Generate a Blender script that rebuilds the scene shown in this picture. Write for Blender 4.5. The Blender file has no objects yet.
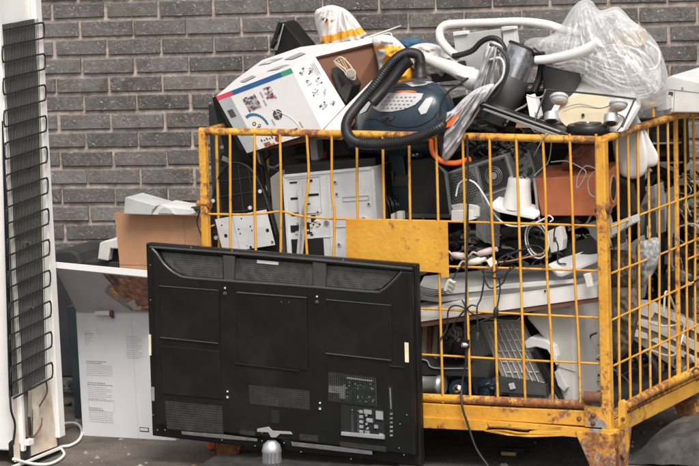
import bpy, math, random
from mathutils import Vector, Matrix, noise
random.seed(7)
SC = bpy.context.scene
COL = SC.collection
# ------------------------------------------------------------------ camera
FPX, ROLL, CZ = 4032.0, .045, 2.89
PITCH = math.atan(580/4032.)
fv = Vector((0, math.cos(PITCH), -math.sin(PITCH)))
r0 = Vector((1, 0, 0)); u0 = Vector((0, math.sin(PITCH), math.cos(PITCH)))
RV = math.cos(ROLL)*r0 - math.sin(ROLL)*u0
UV = math.sin(ROLL)*r0 + math.cos(ROLL)*u0
CAM = Vector((0, 0, CZ))
cd = bpy.data.cameras.new('camera'); cam = bpy.data.objects.new('camera', cd); COL.objects.link(cam)
M = Matrix((RV, UV, -fv)).transposed().to_4x4(); M.translation = CAM
cam.matrix_world = M
cd.sensor_width = 36; cd.lens = 36*FPX/699; cd.clip_end = 500; cd.clip_start = .1
SC.camera = cam
# ------------------------------------------------------------------ world frame of the yard (U along the cage front, V into the depth)
A_ = math.radians(26.9)
V = Vector((math.sin(A_), math.cos(A_), 0)); U = Vector((math.cos(A_), -math.sin(A_), 0)); Z = Vector((0, 0, 1))
def ray(x, y): return fv*FPX + RV*(x-349.5) - UV*(y-233)
def isect(x, y, p0, n):
    d = ray(x, y); t = (p0-CAM).dot(n)/d.dot(n)
    return CAM + d*t
C0 = isect(607, 478, Vector((0, 0, 0)), Z)
def P(x, y, v=0.): return isect(x, y, C0+V*v, V)
def PU(x, y, u): return isect(x, y, C0+U*u, U)
def PG(x, y, z=0.): return isect(x, y, Vector((0, 0, z)), Z)
def W(u, v, z): return C0 + U*u + V*v + Z*z
MPX = 1/285.0
# ------------------------------------------------------------------ materials
def lin(h):
    h = h.lstrip('#'); c = [int(h[i:i+2], 16)/255 for i in (0, 2, 4)]
    return tuple([x/12.92 if x <= .04045 else ((x+.055)/1.055)**2.4 for x in c])
MATS = {}
def mat(name, col, rough=.5, metal=0., var=.12, scale=9., dirt=.0, dcol=(.07, .05, .035), bump=.0, bscale=60., spec=.5, dscale=5., trans=0.):
    if isinstance(col, str): col = lin(col)
    m = bpy.data.materials.new(name); m.use_nodes = True; nt = m.node_tree; N = nt.nodes; L = nt.links
    b = N['Principled BSDF']; b.inputs['Metallic'].default_value = metal
    b.inputs['Specular IOR Level'].default_value = spec
    tc = N.new('ShaderNodeTexCoord')
    n1 = N.new('ShaderNodeTexNoise'); n1.inputs['Scale'].default_value = scale; n1.inputs['Detail'].default_value = 6
    L.new(tc.outputs['Object'], n1.inputs['Vector'])
    cr = N.new('ShaderNodeValToRGB')
    lo = tuple(max(0, c*(1-var*1.3)) for c in col); hi = tuple(min(1, c*(1+var)) for c in col)
    cr.color_ramp.elements[0].position = .3; cr.color_ramp.elements[0].color = (*lo, 1)
    cr.color_ramp.elements[1].position = .7; cr.color_ramp.elements[1].color = (*hi, 1)
    L.new(n1.outputs['Fac'], cr.inputs['Fac'])
    out = cr.outputs['Color']
    if dirt > 0:
        n2 = N.new('ShaderNodeTexNoise'); n2.inputs['Scale'].default_value = dscale; n2.inputs['Detail'].default_value = 9; n2.inputs['Roughness'].default_value = .7
        L.new(tc.outputs['Object'], n2.inputs['Vector'])
        mr = N.new('ShaderNodeMapRange'); mr.inputs['From Min'].default_value = .62-.3*dirt; mr.inputs['From Max'].default_value = .85-.2*dirt
        mr.inputs['To Max'].default_value = min(1, .25+dirt)
        L.new(n2.outputs['Fac'], mr.inputs['Value'])
        mx = N.new('ShaderNodeMix'); mx.data_type = 'RGBA'
        L.new(mr.outputs['Result'], mx.inputs['Factor']); L.new(out, mx.inputs['A']); mx.inputs['B'].default_value = (*dcol, 1)
        out = mx.outputs['Result']
    L.new(out, b.inputs['Base Color'])
    rr = N.new('ShaderNodeMapRange'); rr.inputs['To Min'].default_value = max(.02, rough-.12); rr.inputs['To Max'].default_value = min(1, rough+.15)
    L.new(n1.outputs['Fac'], rr.inputs['Value']); L.new(rr.outputs['Result'], b.inputs['Roughness'])
    if bump:
        n3 = N.new('ShaderNodeTexNoise'); n3.inputs['Scale'].default_value = bscale; n3.inputs['Detail'].default_value = 5
        L.new(tc.outputs['Object'], n3.inputs['Vector'])
        bp = N.new('ShaderNodeBump'); bp.inputs['Strength'].default_value = bump; bp.inputs['Distance'].default_value = .01
        L.new(n3.outputs['Fac'], bp.inputs['Height']); L.new(bp.outputs['Normal'], b.inputs['Normal'])
    if trans: b.inputs['Transmission Weight'].default_value = trans
    MATS[name] = m
    return m
def yellow(name, rust, wear=.3, scale=14.):
    m = bpy.data.materials.new(name); m.use_nodes = True; nt = m.node_tree; N = nt.nodes; L = nt.links
    b = N['Principled BSDF']; tc = N.new('ShaderNodeTexCoord')
    def nz(s, d=8, r=.6, off=0):
        mp = N.new('ShaderNodeMapping'); mp.inputs['Location'].default_value = (off, off*.7, off*1.3)
        g = N.new('ShaderNodeNewGeometry'); L.new(g.outputs['Position'], mp.inputs['Vector'])
        n = N.new('ShaderNodeTexNoise'); n.inputs['Scale'].default_value = s; n.inputs['Detail'].default_value = d; n.inputs['Roughness'].default_value = r
        L.new(mp.outputs['Vector'], n.inputs['Vector']); return n.outputs['Fac']
    def ramp(f, stops):
        c = N.new('ShaderNodeValToRGB'); e = c.color_ramp.elements
        e[0].position, e[0].color = stops[0][0], (*stops[0][1], 1); e[1].position, e[1].color = stops[1][0], (*stops[1][1], 1)
        for s in stops[2:]:
            k = e.new(s[0]); k.color = (*s[1], 1)
        L.new(f, c.inputs['Fac']); return c.outputs['Color']
    def mix(f, a, c):
        x = N.new('ShaderNodeMix'); x.data_type = 'RGBA'; L.new(f, x.inputs['Factor']); L.new(a, x.inputs['A']); L.new(c, x.inputs['B']); return x.outputs['Result']
    def thr(f, a, w):
        r = N.new('ShaderNodeMapRange'); r.inputs['From Min'].default_value = a; r.inputs['From Max'].default_value = a+w; L.new(f, r.inputs['Value']); return r.outputs['Result']
    paint = ramp(nz(7), [(.3, (.58, .25, .024)), (.7, (.74, .40, .055))])
    rustc = ramp(nz(55, off=3), [(.3, (.11, .040, .018)), (.55, (.26, .10, .035)), (.75, (.40, .19, .075))])
    grey = ramp(nz(40, off=9), [(.3, (.18, .17, .16)), (.7, (.38, .36, .33))])
    c1 = mix(thr(nz(scale, 10, .65, 5), .72-.22*wear, .02), paint, grey)
    ra = nz(scale*2.2, 11, .75, 1); rb_ = nz(3.5, 3, .5, 7); rs = N.new('ShaderNodeMath'); rs.operation = 'MULTIPLY_ADD'; rs.inputs[1].default_value = .55; L.new(rb_, rs.inputs[0]); L.new(ra, rs.inputs[2]); rf = thr(rs.outputs[0], .965-rust*.26, .10)
    c2 = mix(rf, c1, rustc)
    L.new(c2, b.inputs['Base Color'])
    rg = N.new('ShaderNodeMapRange'); rg.inputs['To Min'].default_value = .38; rg.inputs['To Max'].default_value = .85
    L.new(rf, rg.inputs['Value']); L.new(rg.outputs['Result'], b.inputs['Roughness'])
    bp = N.new('ShaderNodeBump'); bp.inputs['Strength'].default_value = .5; bp.inputs['Distance'].default_value = .004
    L.new(nz(60, off=2), bp.inputs['Height']); L.new(bp.outputs['Normal'], b.inputs['Normal'])
    MATS[name] = m
yellow('yellow_bar', .38, .3, 16); yellow('yellow_rail', .92, .45, 13); yellow('yellow_beam', .5, .5, 9); yellow('yellow_foot', 1.25, 1., 10); yellow('yellow_plate', .42, .1, 12)
yellow('yellow_post', .62, .4, 15)
mat('grille_wire', (.15, .15, .14), .5, dirt=.5, dcol=(.05, .045, .04))
mat('rust', (.17, .07, .035), .8, 0, .35, 40, .5, (.07, .03, .015), .4)
mat('white_plastic', (.66, .65, .62), .38, dirt=.2, dcol=(.45, .41, .35))
mat('fridge_white', (.78, .76, .72), .35, dirt=.2, dcol=(.50, .42, .32), var=.04)
mat('bay_cream', (.62, .56, .46), .6, dirt=.55, dcol=(.28, .13, .06), dscale=9)
mat('beige_plastic', (.50, .48, .43), .5, dirt=.3, dcol=(.3, .27, .22), var=.08)
mat('grey_plastic', (.28, .28, .27), .5, dirt=.3, dcol=(.14, .13, .11))
mat('light_grey', (.46, .46, .45), .5, dirt=.2, dcol=(.3, .28, .25))
mat('taupe', (.27, .25, .22), .6, dirt=.4, dcol=(.13, .11, .09))
mat('steel', (.55, .56, .57), .42, .75, .1, 14, .25, (.30, .27, .22), .04)
mat('pale_steel', (.66, .67, .67), .42, .12, .08, 14, .25, (.34, .31, .27), .03)
mat('steel_dark', (.26, .28, .27), .45, .6, .2, 14, .3)
mat('chrome', (.75, .76, .78), .12, 1, .05)
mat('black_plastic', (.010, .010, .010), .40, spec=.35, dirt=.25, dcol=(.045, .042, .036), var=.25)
mat('tv_black', (.0075, .0078, .0072), .36, spec=.32, dirt=.22, dcol=(.024, .022, .019), var=.18, bump=.04, bscale=500)
mat('tv_gloss', (.05, .051, .05), .24, var=.1)
mat('trim_grey', (.13, .13, .125), .35, dirt=.5, dcol=(.04, .04, .035), dscale=12)
mat('tv_vent', (.060, .061, .054), .6, var=.3, scale=40)
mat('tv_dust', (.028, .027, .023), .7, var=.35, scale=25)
mat('black_rubber', (.013, .013, .013), .42, spec=.4, var=.2, dirt=.3, dcol=(.06, .056, .05))
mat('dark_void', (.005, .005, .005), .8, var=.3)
mat('dark_grey', (.030, .031, .031), .5, dirt=.35, dcol=(.085, .078, .065), var=.2)
mat('dark_teal', (.022, .036, .043), .5, dirt=.3, dcol=(.06, .06, .05), var=.25)
mat('dark_olive', (.055, .051, .038), .6, dirt=.3, var=.25)
mat('vac_blue', (.019, .034, .049), .24, var=.12, dirt=.25, dcol=(.05, .06, .065), dscale=9)
mat('vac_grille', (.42, .41, .41), .45, var=.1)
mat('orange', (.80, .13, .02), .5)
mat('orange_bag', (.82, .38, .03), .55, bump=.5, bscale=25)
mat('cardboard', (.42, .225, .12), .85, var=.08, dirt=.15, dcol=(.26, .14, .08), bump=.08)
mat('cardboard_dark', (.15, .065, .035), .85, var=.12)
mat('print_white', (.64, .62, .60), .5, var=.03, dirt=.08, dcol=(.5, .45, .38))
mat('box_white', (.66, .66, .68), .45, var=.03, dirt=.1, dcol=(.5, .46, .42))
mat('lid_grey', (.46, .43, .46), .45, var=.06)
mat('ink', (.05, .05, .05), .6); mat('ink_grey', (.30, .30, .31), .6); mat('ink_pale', (.40, .40, .40), .6)
mat('p_red', (.55, .05, .09), .4); mat('p_blue', (.02, .10, .24), .4); mat('p_green', (.04, .27, .18), .4); mat('p_grey', (.33, .35, .36), .4); mat('p_teal', (.02, .13, .22), .4)
mat('p_maroon', (.28, .03, .06), .5)
mat('food', (.32, .11, .045), .45, var=.9, scale=45, dirt=.6, dcol=(.03, .015, .01), dscale=30); mat('food_gold', (.62, .36, .10), .45, var=.6, scale=60, dirt=.4, dcol=(.12, .03, .02), dscale=50)
mat('wood_orange', (.44, .135, .055), .5, var=.12, scale=20, dirt=.25, dcol=(.2, .07, .04))
mat('wood_edge', (.50, .24, .13), .6, var=.15)
mat('brown_wood', (.14, .065, .04), .6)
mat('pcb', (.012, .020, .014), .5, var=.4, scale=60)
mat('cream_disc', (.52, .44, .30), .5, dirt=.35, dcol=(.28, .2, .1))
mat('cable_white', (.72, .70, .66), .45, var=.05, dirt=.15, dcol=(.45, .4, .33))
mat('cable_black', (.02, .02, .02), .5)
mat('cable_grey', (.30, .30, .30), .5)
mat('hose_white', (.60, .57, .52), .5, dirt=.3, dcol=(.38, .33, .27))
mat('bag_white', (.68, .65, .62), .85, bump=.15, bscale=14, var=.05, spec=.2)
mat('bag_grey', (.36, .37, .39), .75, bump=.35, bscale=14, var=.4, scale=14)
mat('bag_mix', (.52, .51, .51), .85, bump=.15, bscale=14, spec=.2, var=.5, scale=10, dirt=.4, dcol=(.12, .12, .13), dscale=7)
mat('cloth_blue', (.055, .12, .19), .9, spec=.1, bump=.3, bscale=20, var=.3, scale=12)
mat('cloth_white', (.60, .57, .54), .9, spec=.1, bump=.3, bscale=18, var=.12)
mat('plug', (.62, .57, .50), .5); mat('plug_pink', (.52, .42, .38), .5)
mat('label_white', (.78, .76, .70), .5); mat('label_cream', (.75, .68, .45), .5)
mat('blue_ring', (.005, .018, .03), .5)
mat('stone', (.30, .27, .23), .9, bump=.6, bscale=30, var=.35, scale=12)
mat('leaf_green', (.07, .12, .04), .6)
mat('gold', (.4, .28, .10), .4)
mat('dusty_block', (.035, .033, .031), .85, var=.3, scale=9, dirt=.6, dcol=(.17, .155, .13), bump=.5, bscale=22, dscale=4)
mat('brown_bag', (.12, .085, .06), .7, bump=.4, bscale=15, var=.3)
mat('red_plastic', (.20, .065, .04), .35, bump=.2, bscale=20, var=.3)
mat('taillight', (.45, .07, .01), .35, var=.6, scale=40)
def film(name, white, fac):
    m = bpy.data.materials.new(name); m.use_nodes = True; nt = m.node_tree; N = nt.nodes; L = nt.links
    N.remove(N['Principled BSDF']); o = N['Material Output']
    tr = N.new('ShaderNodeBsdfTransparent'); tr.inputs['Color'].default_value = (.97, .97, .97, 1)
    df = N.new('ShaderNodeBsdfDiffuse'); df.inputs['Color'].default_value = (*white, 1)
    tl = N.new('ShaderNodeBsdfTranslucent'); tl.inputs['Color'].default_value = (*white, 1)
    gl = N.new('ShaderNodeBsdfGlossy'); gl.inputs['Roughness'].default_value = .22; gl.inputs['Color'].default_value = (1, 1, 1, 1)
    tc = N.new('ShaderNodeTexCoord'); n = N.new('ShaderNodeTexNoise'); n.inputs['Scale'].default_value = 7; n.inputs['Detail'].default_value = 3; n.inputs['Distortion'].default_value = 1.2
    L.new(tc.outputs['Object'], n.inputs['Vector'])
    cr = N.new('ShaderNodeValToRGB'); e = cr.color_ramp.elements; e[0].position = .40; e[0].color = (fac, fac, fac, 1); e[1].position = .66; e[1].color = (fac*.7, fac*.7, fac*.7, 1)
    for p_, c_ in ((.47, fac+.28), (.50, fac), (.56, fac+.20), (.59, fac*.6)):
        q_ = e.new(p_); q_.color = (c_, c_, c_, 1)
    L.new(n.outputs['Fac'], cr.inputs['Fac'])
    lw = N.new('ShaderNodeLayerWeight'); lw.inputs['Blend'].default_value = .35
    ma = N.new('ShaderNodeMath'); ma.operation = 'MULTIPLY_ADD'; ma.inputs[1].default_value = .05; ma.use_clamp = True; L.new(lw.outputs['Facing'], ma.inputs[0]); L.new(cr.outputs['Color'], ma.inputs[2])
    mr = ma
    bp = N.new('ShaderNodeBump'); bp.inputs['Strength'].default_value = .2; bp.inputs['Distance'].default_value = .02; L.new(n.outputs['Fac'], bp.inputs['Height'])
    L.new(bp.outputs['Normal'], gl.inputs['Normal']); L.new(bp.outputs['Normal'], df.inputs['Normal'])
    m1 = N.new('ShaderNodeMixShader'); m1.inputs[0].default_value = .5; L.new(df.outputs[0], m1.inputs[1]); L.new(tl.outputs[0], m1.inputs[2])
    m2 = N.new('ShaderNodeMixShader'); L.new(mr.outputs[0], m2.inputs[0]); L.new(tr.outputs[0], m2.inputs[1]); L.new(m1.outputs[0], m2.inputs[2])
    fr = N.new('ShaderNodeFresnel'); fr.inputs['IOR'].default_value = 1.14; L.new(bp.outputs['Normal'], fr.inputs['Normal'])
    m3 = N.new('ShaderNodeMixShader'); m3.inputs[0].default_value = .07; L.new(m2.outputs[0], m3.inputs[1]); L.new(gl.outputs[0], m3.inputs[2])
    L.new(m3.outputs[0], o.inputs['Surface']); MATS[name] = m
film('clear_film', (1., 1., 1.), .31); film('inner_film', (1., 1., 1.), .34); film('smoky_film', (.35, .36, .38), .35)
# ------------------------------------------------------------------ mesh builder
class B:
    def __init__(s): s.v = []; s.f = []; s.m = []; s.s = []; s.names = []
    def mi(s, m):
        if m not in s.names: s.names.append(m)
        return s.names.index(m)
    def add(s, vs, fs, m, sm=False):
        o = len(s.v); s.v += [Vector(v) for v in vs]; k = s.mi(m)
        for f in fs: s.f.append([o+i for i in f]); s.m.append(k); s.s.append(sm)
    def hexa(s, a, b, m):      # a, b: front and back quads
        s.add(list(a)+list(b), [(0, 1, 2, 3), (7, 6, 5, 4), (0, 4, 5, 1), (1, 5, 6, 2), (2, 6, 7, 3), (3, 7, 4, 0)], m)
    def poly(s, pts, off, m):  # polygon pulled through by vector off
        n = len(pts); off = Vector(off)
        s.add(list(pts)+[p+off for p in pts], [tuple(range(n)), tuple(range(2*n-1, n-1, -1))]+[(i, i+n, (i+1) % n+n, (i+1) % n) for i in range(n)], m)
    def slab(s, px, v, t, m):
        vs = v if isinstance(v, (list, tuple)) else [v]*len(px)
        pts = [P(x, y, w) for (x, y), w in zip(px, vs)]
        for i, p in enumerate(pts):      # what lies in the container stays inside its side wall
            uu = (p-C0).dot(U)
            if .28 <= vs[i] < 1 and p.z < 1.19 and uu > -.035 and px[i][0] > 600: pts[i] = p-U*(uu+.035)
        s.poly(pts, V*t, m)
    def box(s, c, ax, d, m):
        c = Vector(c); x, y, z = [Vector(a).normalized()*(h/2) for a, h in zip(ax, d)]
        q = lambda k: [c-x-z+y*k, c+x-z+y*k, c+x+z+y*k, c-x+z+y*k]
        s.hexa(q(-1), q(1), m)
    def tube(s, pts, r, m, n=8, seg=6, spline=True, rfn=None, cap=True):
        pts = [Vector(p) for p in pts]
        if spline and len(pts) > 2:
            q = []; e = [pts[0]*2-pts[1]]+pts+[pts[-1]*2-pts[-2]]
            for i in range(1, len(e)-2):
                for k in range(seg):
                    t = k/seg; a, b, c, d = e[i-1:i+3]
                    q.append(.5*((2*b)+(c-a)*t+(2*a-5*b+4*c-d)*t*t+(3*b-a-3*c+d)*t**3))
            q.append(pts[-1]); pts = q
        rings = []; up = None
        for i, p in enumerate(pts):
            t = (pts[min(i+1, len(pts)-1)]-pts[max(i-1, 0)])
            if t.length < 1e-9: t = Vector((0, 0, 1))
            t.normalize()
            if up is None: up = t.orthogonal().normalized()
            up = (up-t*up.dot(t)); up = up.normalized() if up.length > 1e-6 else t.orthogonal().normalized()
            w = t.cross(up); rr = rfn(i/(len(pts)-1))*r if rfn else r
            rings.append([p+(up*math.cos(2*math.pi*k/n)+w*math.sin(2*math.pi*k/n))*rr for k in range(n)])
        vs = [v for g in rings for v in g]; fs = []
        for i in range(len(rings)-1):
            for k in range(n):
                k2 = (k+1) % n; fs.append((i*n+k, i*n+k2, (i+1)*n+k2, (i+1)*n+k))
        s.add(vs, fs, m, True)
        if cap:
            s.add(rings[0], [tuple(range(n))[::-1]], m); s.add(rings[-1], [tuple(range(n))], m)
    def lathe(s, p0, p1, prof, m, n=28, cap=True, squash=None):
        p0, p1 = Vector(p0), Vector(p1); ax = p1-p0; t = ax.normalized(); a = t.orthogonal().normalized(); b_ = t.cross(a)
        rings = []
        for q in prof:
            rings.append([p0+ax*q[0]+(a*math.cos(2*math.pi*k/n)+b_*math.sin(2*math.pi*k/n))*q[1] for k in range(n)])
        vs = [v for g in rings for v in g]; fs = []
        for i in range(len(rings)-1):
            for k in range(n):
                k2 = (k+1) % n; fs.append((i*n+k, i*n+k2, (i+1)*n+k2, (i+1)*n+k))
        s.add(vs, fs, m, True)
        if cap: s.add(rings[0], [tuple(range(n))[::-1]], m); s.add(rings[-1], [tuple(range(n))], m)
    def Q(s, q, a, b, c, d, h, m, h0=0.0):   # raised box on the quad q (TL,TR,BR,BL) from s=a..b, t=c..d
        n = (q[1]-q[0]).cross(q[3]-q[0]).normalized()
        if n.dot(CAM-q[0]) < 0: n = -n
        f = lambda x, y: (q[0]*(1-x)+q[1]*x)*(1-y)+(q[3]*(1-x)+q[2]*x)*y
        base = [f(a, c), f(b, c), f(b, d), f(a, d)]
        s.hexa([p+n*(h0+h) for p in base], [p+n*h0 for p in base], m)
    def Qdisc(s, q, x, y, r, h, m, n=14, r2=None, h0=0.):
        nn = (q[1]-q[0]).cross(q[3]-q[0]).normalized()
        if nn.dot(CAM-q[0]) < 0: nn = -nn
        c = (q[0]*(1-x)+q[1]*x)*(1-y)+(q[3]*(1-x)+q[2]*x)*y
        s.lathe(c+nn*(h0-.0005), c+nn*(h0+h), [(0, r), (1, r2 or r)], m, n)
    def build(s, name, parent=None, bevel=0., label=None, cat=None, group=None, kind=None, plabel=None):
        me = bpy.data.meshes.new(name); me.from_pydata([tuple(v) for v in s.v], [], s.f)
        for n in s.names: me.materials.append(MATS[n])
        me.polygons.foreach_set('material_index', s.m); me.polygons.foreach_set('use_smooth', s.s)
        me.update()
        o = bpy.data.objects.new(name, me); COL.objects.link(o)
        if parent: o.parent = parent
        if label: o['label'] = label
        if cat: o['category'] = cat
        if group: o['group'] = group
        if kind: o['kind'] = kind
        if plabel: o['label'] = plabel
        if bevel:
            b = o.modifiers.new('bevel', 'BEVEL'); b.width = bevel; b.segments = 2; b.limit_method = 'ANGLE'; b.angle_limit = .7
            me2 = me
        return o
def thing(name, label, cat, group=None):
    o = bpy.data.objects.new(name, None); COL.objects.link(o); o['label'] = label; o['category'] = cat
    if group: o['group'] = group
    return o
class Pillow:
    """inflated, creased body over an outline in the plane v0"""
    def __init__(s, px, v0, front, back, amp=.02, fr=9., p=2.0, q=.5, nt=64, nr=28, seed=0, c=None, smooth=True, mode='soft', neck=None):
        s.mode = mode; s.neck = neck
        s.px = px; n = len(px); s.v0 = v0; s.front = front; s.back = back; s.amp = amp; s.fr = fr; s.p = p; s.q = q
        s.c = c or (sum(x for x, y in px)/n, sum(y for x, y in px)/n); s.seed = seed
        # resample outline with a closed spline
        out = []
        for i in range(n):
            a, b, c_, d = [px[(i+k-1) % n] for k in range(4)]
            for k in range(12):
                t = k/12
                out.append(tuple(.5*((2*b[j])+(c_[j]-a[j])*t+(2*a[j]-5*b[j]+4*c_[j]-d[j])*t*t+(3*b[j]-a[j]-3*c_[j]+d[j])*t**3) for j in (0, 1)))
        s.out = out; s.nr = nr; s.smooth = smooth
    def ht(s, r): return max(0, 1-r**s.p)**s.q
    def nz(s, x, y, side=0):
        p = Vector((x*MPX, y*MPX, s.seed*3.1+side))
        if s.mode == 'crush':
            q = p+Vector((noise.noise(p*8), noise.noise(p*8+Vector((9, 9, 9))), 0))*.03
            f = lambda k: noise.voronoi(q*s.fr*k)[0][0]
            return 1.6*(f(1.1)-.4)+1.1*(f(2.3)-.4)+.4*(f(5.)-.4)
        if s.mode == 'pleat':
            an = math.atan2(y-s.neck[1], x-s.neck[0]); rr = math.hypot(x-s.neck[0], y-s.neck[1])*MPX
            q = Vector((an*s.fr, rr*5, s.seed+side)); return (.4-abs(noise.noise(q)))*2+.6*(.4-abs(noise.noise(q*2.3)))*2+.25*(.4-noise.voronoi(p*22)[0][0])
        w = .7*noise.noise(p*s.fr)+.75*(.45-abs(noise.noise(p*s.fr*1.7+Vector((5, 1, 2)))))*2+.45*(.4-abs(noise.noise(p*s.fr*4.1)))*2+.2*abs(noise.noise(p*s.fr*9))
        return w
    def add(s, b, m, fn=None):
        for side in (0, 1):
            vs = []; N = len(s.out)
            for j in range(s.nr+1):
                r = j/s.nr
                for (ox, oy) in s.out:
                    x = s.c[0]+(ox-s.c[0])*r; y = s.c[1]+(oy-s.c[1])*r
                    h = s.ht(r); edge = min(1, (1-r)*5)
                    am = s.amp*s.nz(x, y, side)*edge
                    vv = s.v0-(s.front*h+am) if side == 0 else s.v0+s.back*h+am
                    vs.append(P(x, y, vv))
            o = len(b.v); b.v += vs
            for j in range(s.nr):
                for k in range(N):
                    k2 = (k+1) % N
                    f = (o+j*N+k, o+(j+1)*N+k, o+(j+1)*N+k2, o+j*N+k2)
                    r = (j+.5)/s.nr; ox, oy = s.out[k]
                    x = s.c[0]+(ox-s.c[0])*r; y = s.c[1]+(oy-s.c[1])*r
                    if side: f = f[::-1]
                    b.f.append(list(f)); b.m.append(b.mi(fn(x, y) if fn else m)); b.s.append(s.smooth)
        return s
    def hit(s, x, y, lift=.003):
        dx, dy = x-s.c[0], y-s.c[1]; an = math.atan2(dy, dx); best = None
        for ox, oy in s.out:
            e = abs((math.atan2(oy-s.c[1], ox-s.c[0])-an+math.pi) % (2*math.pi)-math.pi)
            if best is None or e < best[0]: best = (e, math.hypot(ox-s.c[0], oy-s.c[1]))
        r = min(1, math.hypot(dx, dy)/best[1])
        return s.v0-s.front*s.ht(r)-lift
    def patch(s, b, px, m, lift=.003, th=.004, rings=3):
        n = len(px); c = (sum(p[0] for p in px)/n, sum(p[1] for p in px)/n)
        vs = [P(c[0], c[1], s.hit(*c, lift))]; fs = []
        for j in range(1, rings+1):
            for (x, y) in px:
                X = c[0]+(x-c[0])*j/rings; Y = c[1]+(y-c[1])*j/rings
                vs.append(P(X, Y, s.hit(X, Y, lift)))
        for k in range(n):
            k2 = (k+1) % n; fs.append((0, 1+k, 1+k2))
            for j in range(rings-1):
                fs.append((1+j*n+k, 1+(j+1)*n+k, 1+(j+1)*n+k2, 1+j*n+k2))
        b.add(vs, fs, m, True)
        base = [P(x, y, s.hit(x, y, lift)) for x, y in px]
        b.add(base+[q+V*(th+lift) for q in base], [(k, k+n, (k+1) % n+n, (k+1) % n) for k in range(n)], m)
def ell(cx, cy, rx, ry, n=16, a0=0, a1=2*math.pi): return [(cx+rx*math.cos(a0+(a1-a0)*k/n), cy+ry*math.sin(a0+(a1-a0)*k/n)) for k in range(n)]
def Pq(px, v):
    vs = v if isinstance(v, (list, tuple)) else [v]*4
    return [P(x, y, w) for (x, y), w in zip(px, vs)]
def T(px, v):
    vs = v if isinstance(v, (list, tuple)) else [v]*len(px)
    return [P(x, y, w) for (x, y), w in zip(px, vs)]

# ================================================================== SETTING
# ground
def ground():
    m = bpy.data.materials.new('ground'); m.use_nodes = True; nt = m.node_tree; N = nt.nodes; L = nt.links; b = N['Principled BSDF']
    g = N.new('ShaderNodeNewGeometry')
    def nz(s, d=8, r=.6):
        n = N.new('ShaderNodeTexNoise'); n.inputs['Scale'].default_value = s; n.inputs['Detail'].default_value = d; n.inputs['Roughness'].default_value = r; L.new(g.outputs['Position'], n.inputs['Vector']); return n.outputs['Fac']
    c = N.new('ShaderNodeValToRGB'); c.color_ramp.elements[0].position = .3; c.color_ramp.elements[0].color = (.060, .050, .043, 1); c.color_ramp.elements[1].position = .7; c.color_ramp.elements[1].color = (.19, .165, .142, 1)
    L.new(nz(3.5, 10, .7), c.inputs['Fac'])
    c2 = N.new('ShaderNodeValToRGB'); c2.color_ramp.elements[0].position = .42; c2.color_ramp.elements[0].color = (.62, .6, .58, 1); c2.color_ramp.elements[1].position = .62; c2.color_ramp.elements[1].color = (1.25, 1.2, 1.15, 1)
    L.new(nz(140, 3, .6), c2.inputs['Fac'])
    mx = N.new('ShaderNodeMix'); mx.data_type = 'RGBA'; mx.blend_type = 'MULTIPLY'; mx.inputs['Factor'].default_value = 1; L.new(c.outputs[0], mx.inputs['A']); L.new(c2.outputs[0], mx.inputs['B'])
    L.new(mx.outputs['Result'], b.inputs['Base Color']); b.inputs['Roughness'].default_value = .8
    bp = N.new('ShaderNodeBump'); bp.inputs['Strength'].default_value = .7; bp.inputs['Distance'].default_value = .008; L.new(nz(90, 6, .7), bp.inputs['Height']); L.new(bp.outputs['Normal'], b.inputs['Normal'])
    MATS['ground'] = m
    k = B(); k.add([(-60, -40, 0), (60, -40, 0), (60, 80, 0), (-60, 80, 0)], [(0, 1, 2, 3)], 'ground'); k.build('ground', kind='structure')
ground()
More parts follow.
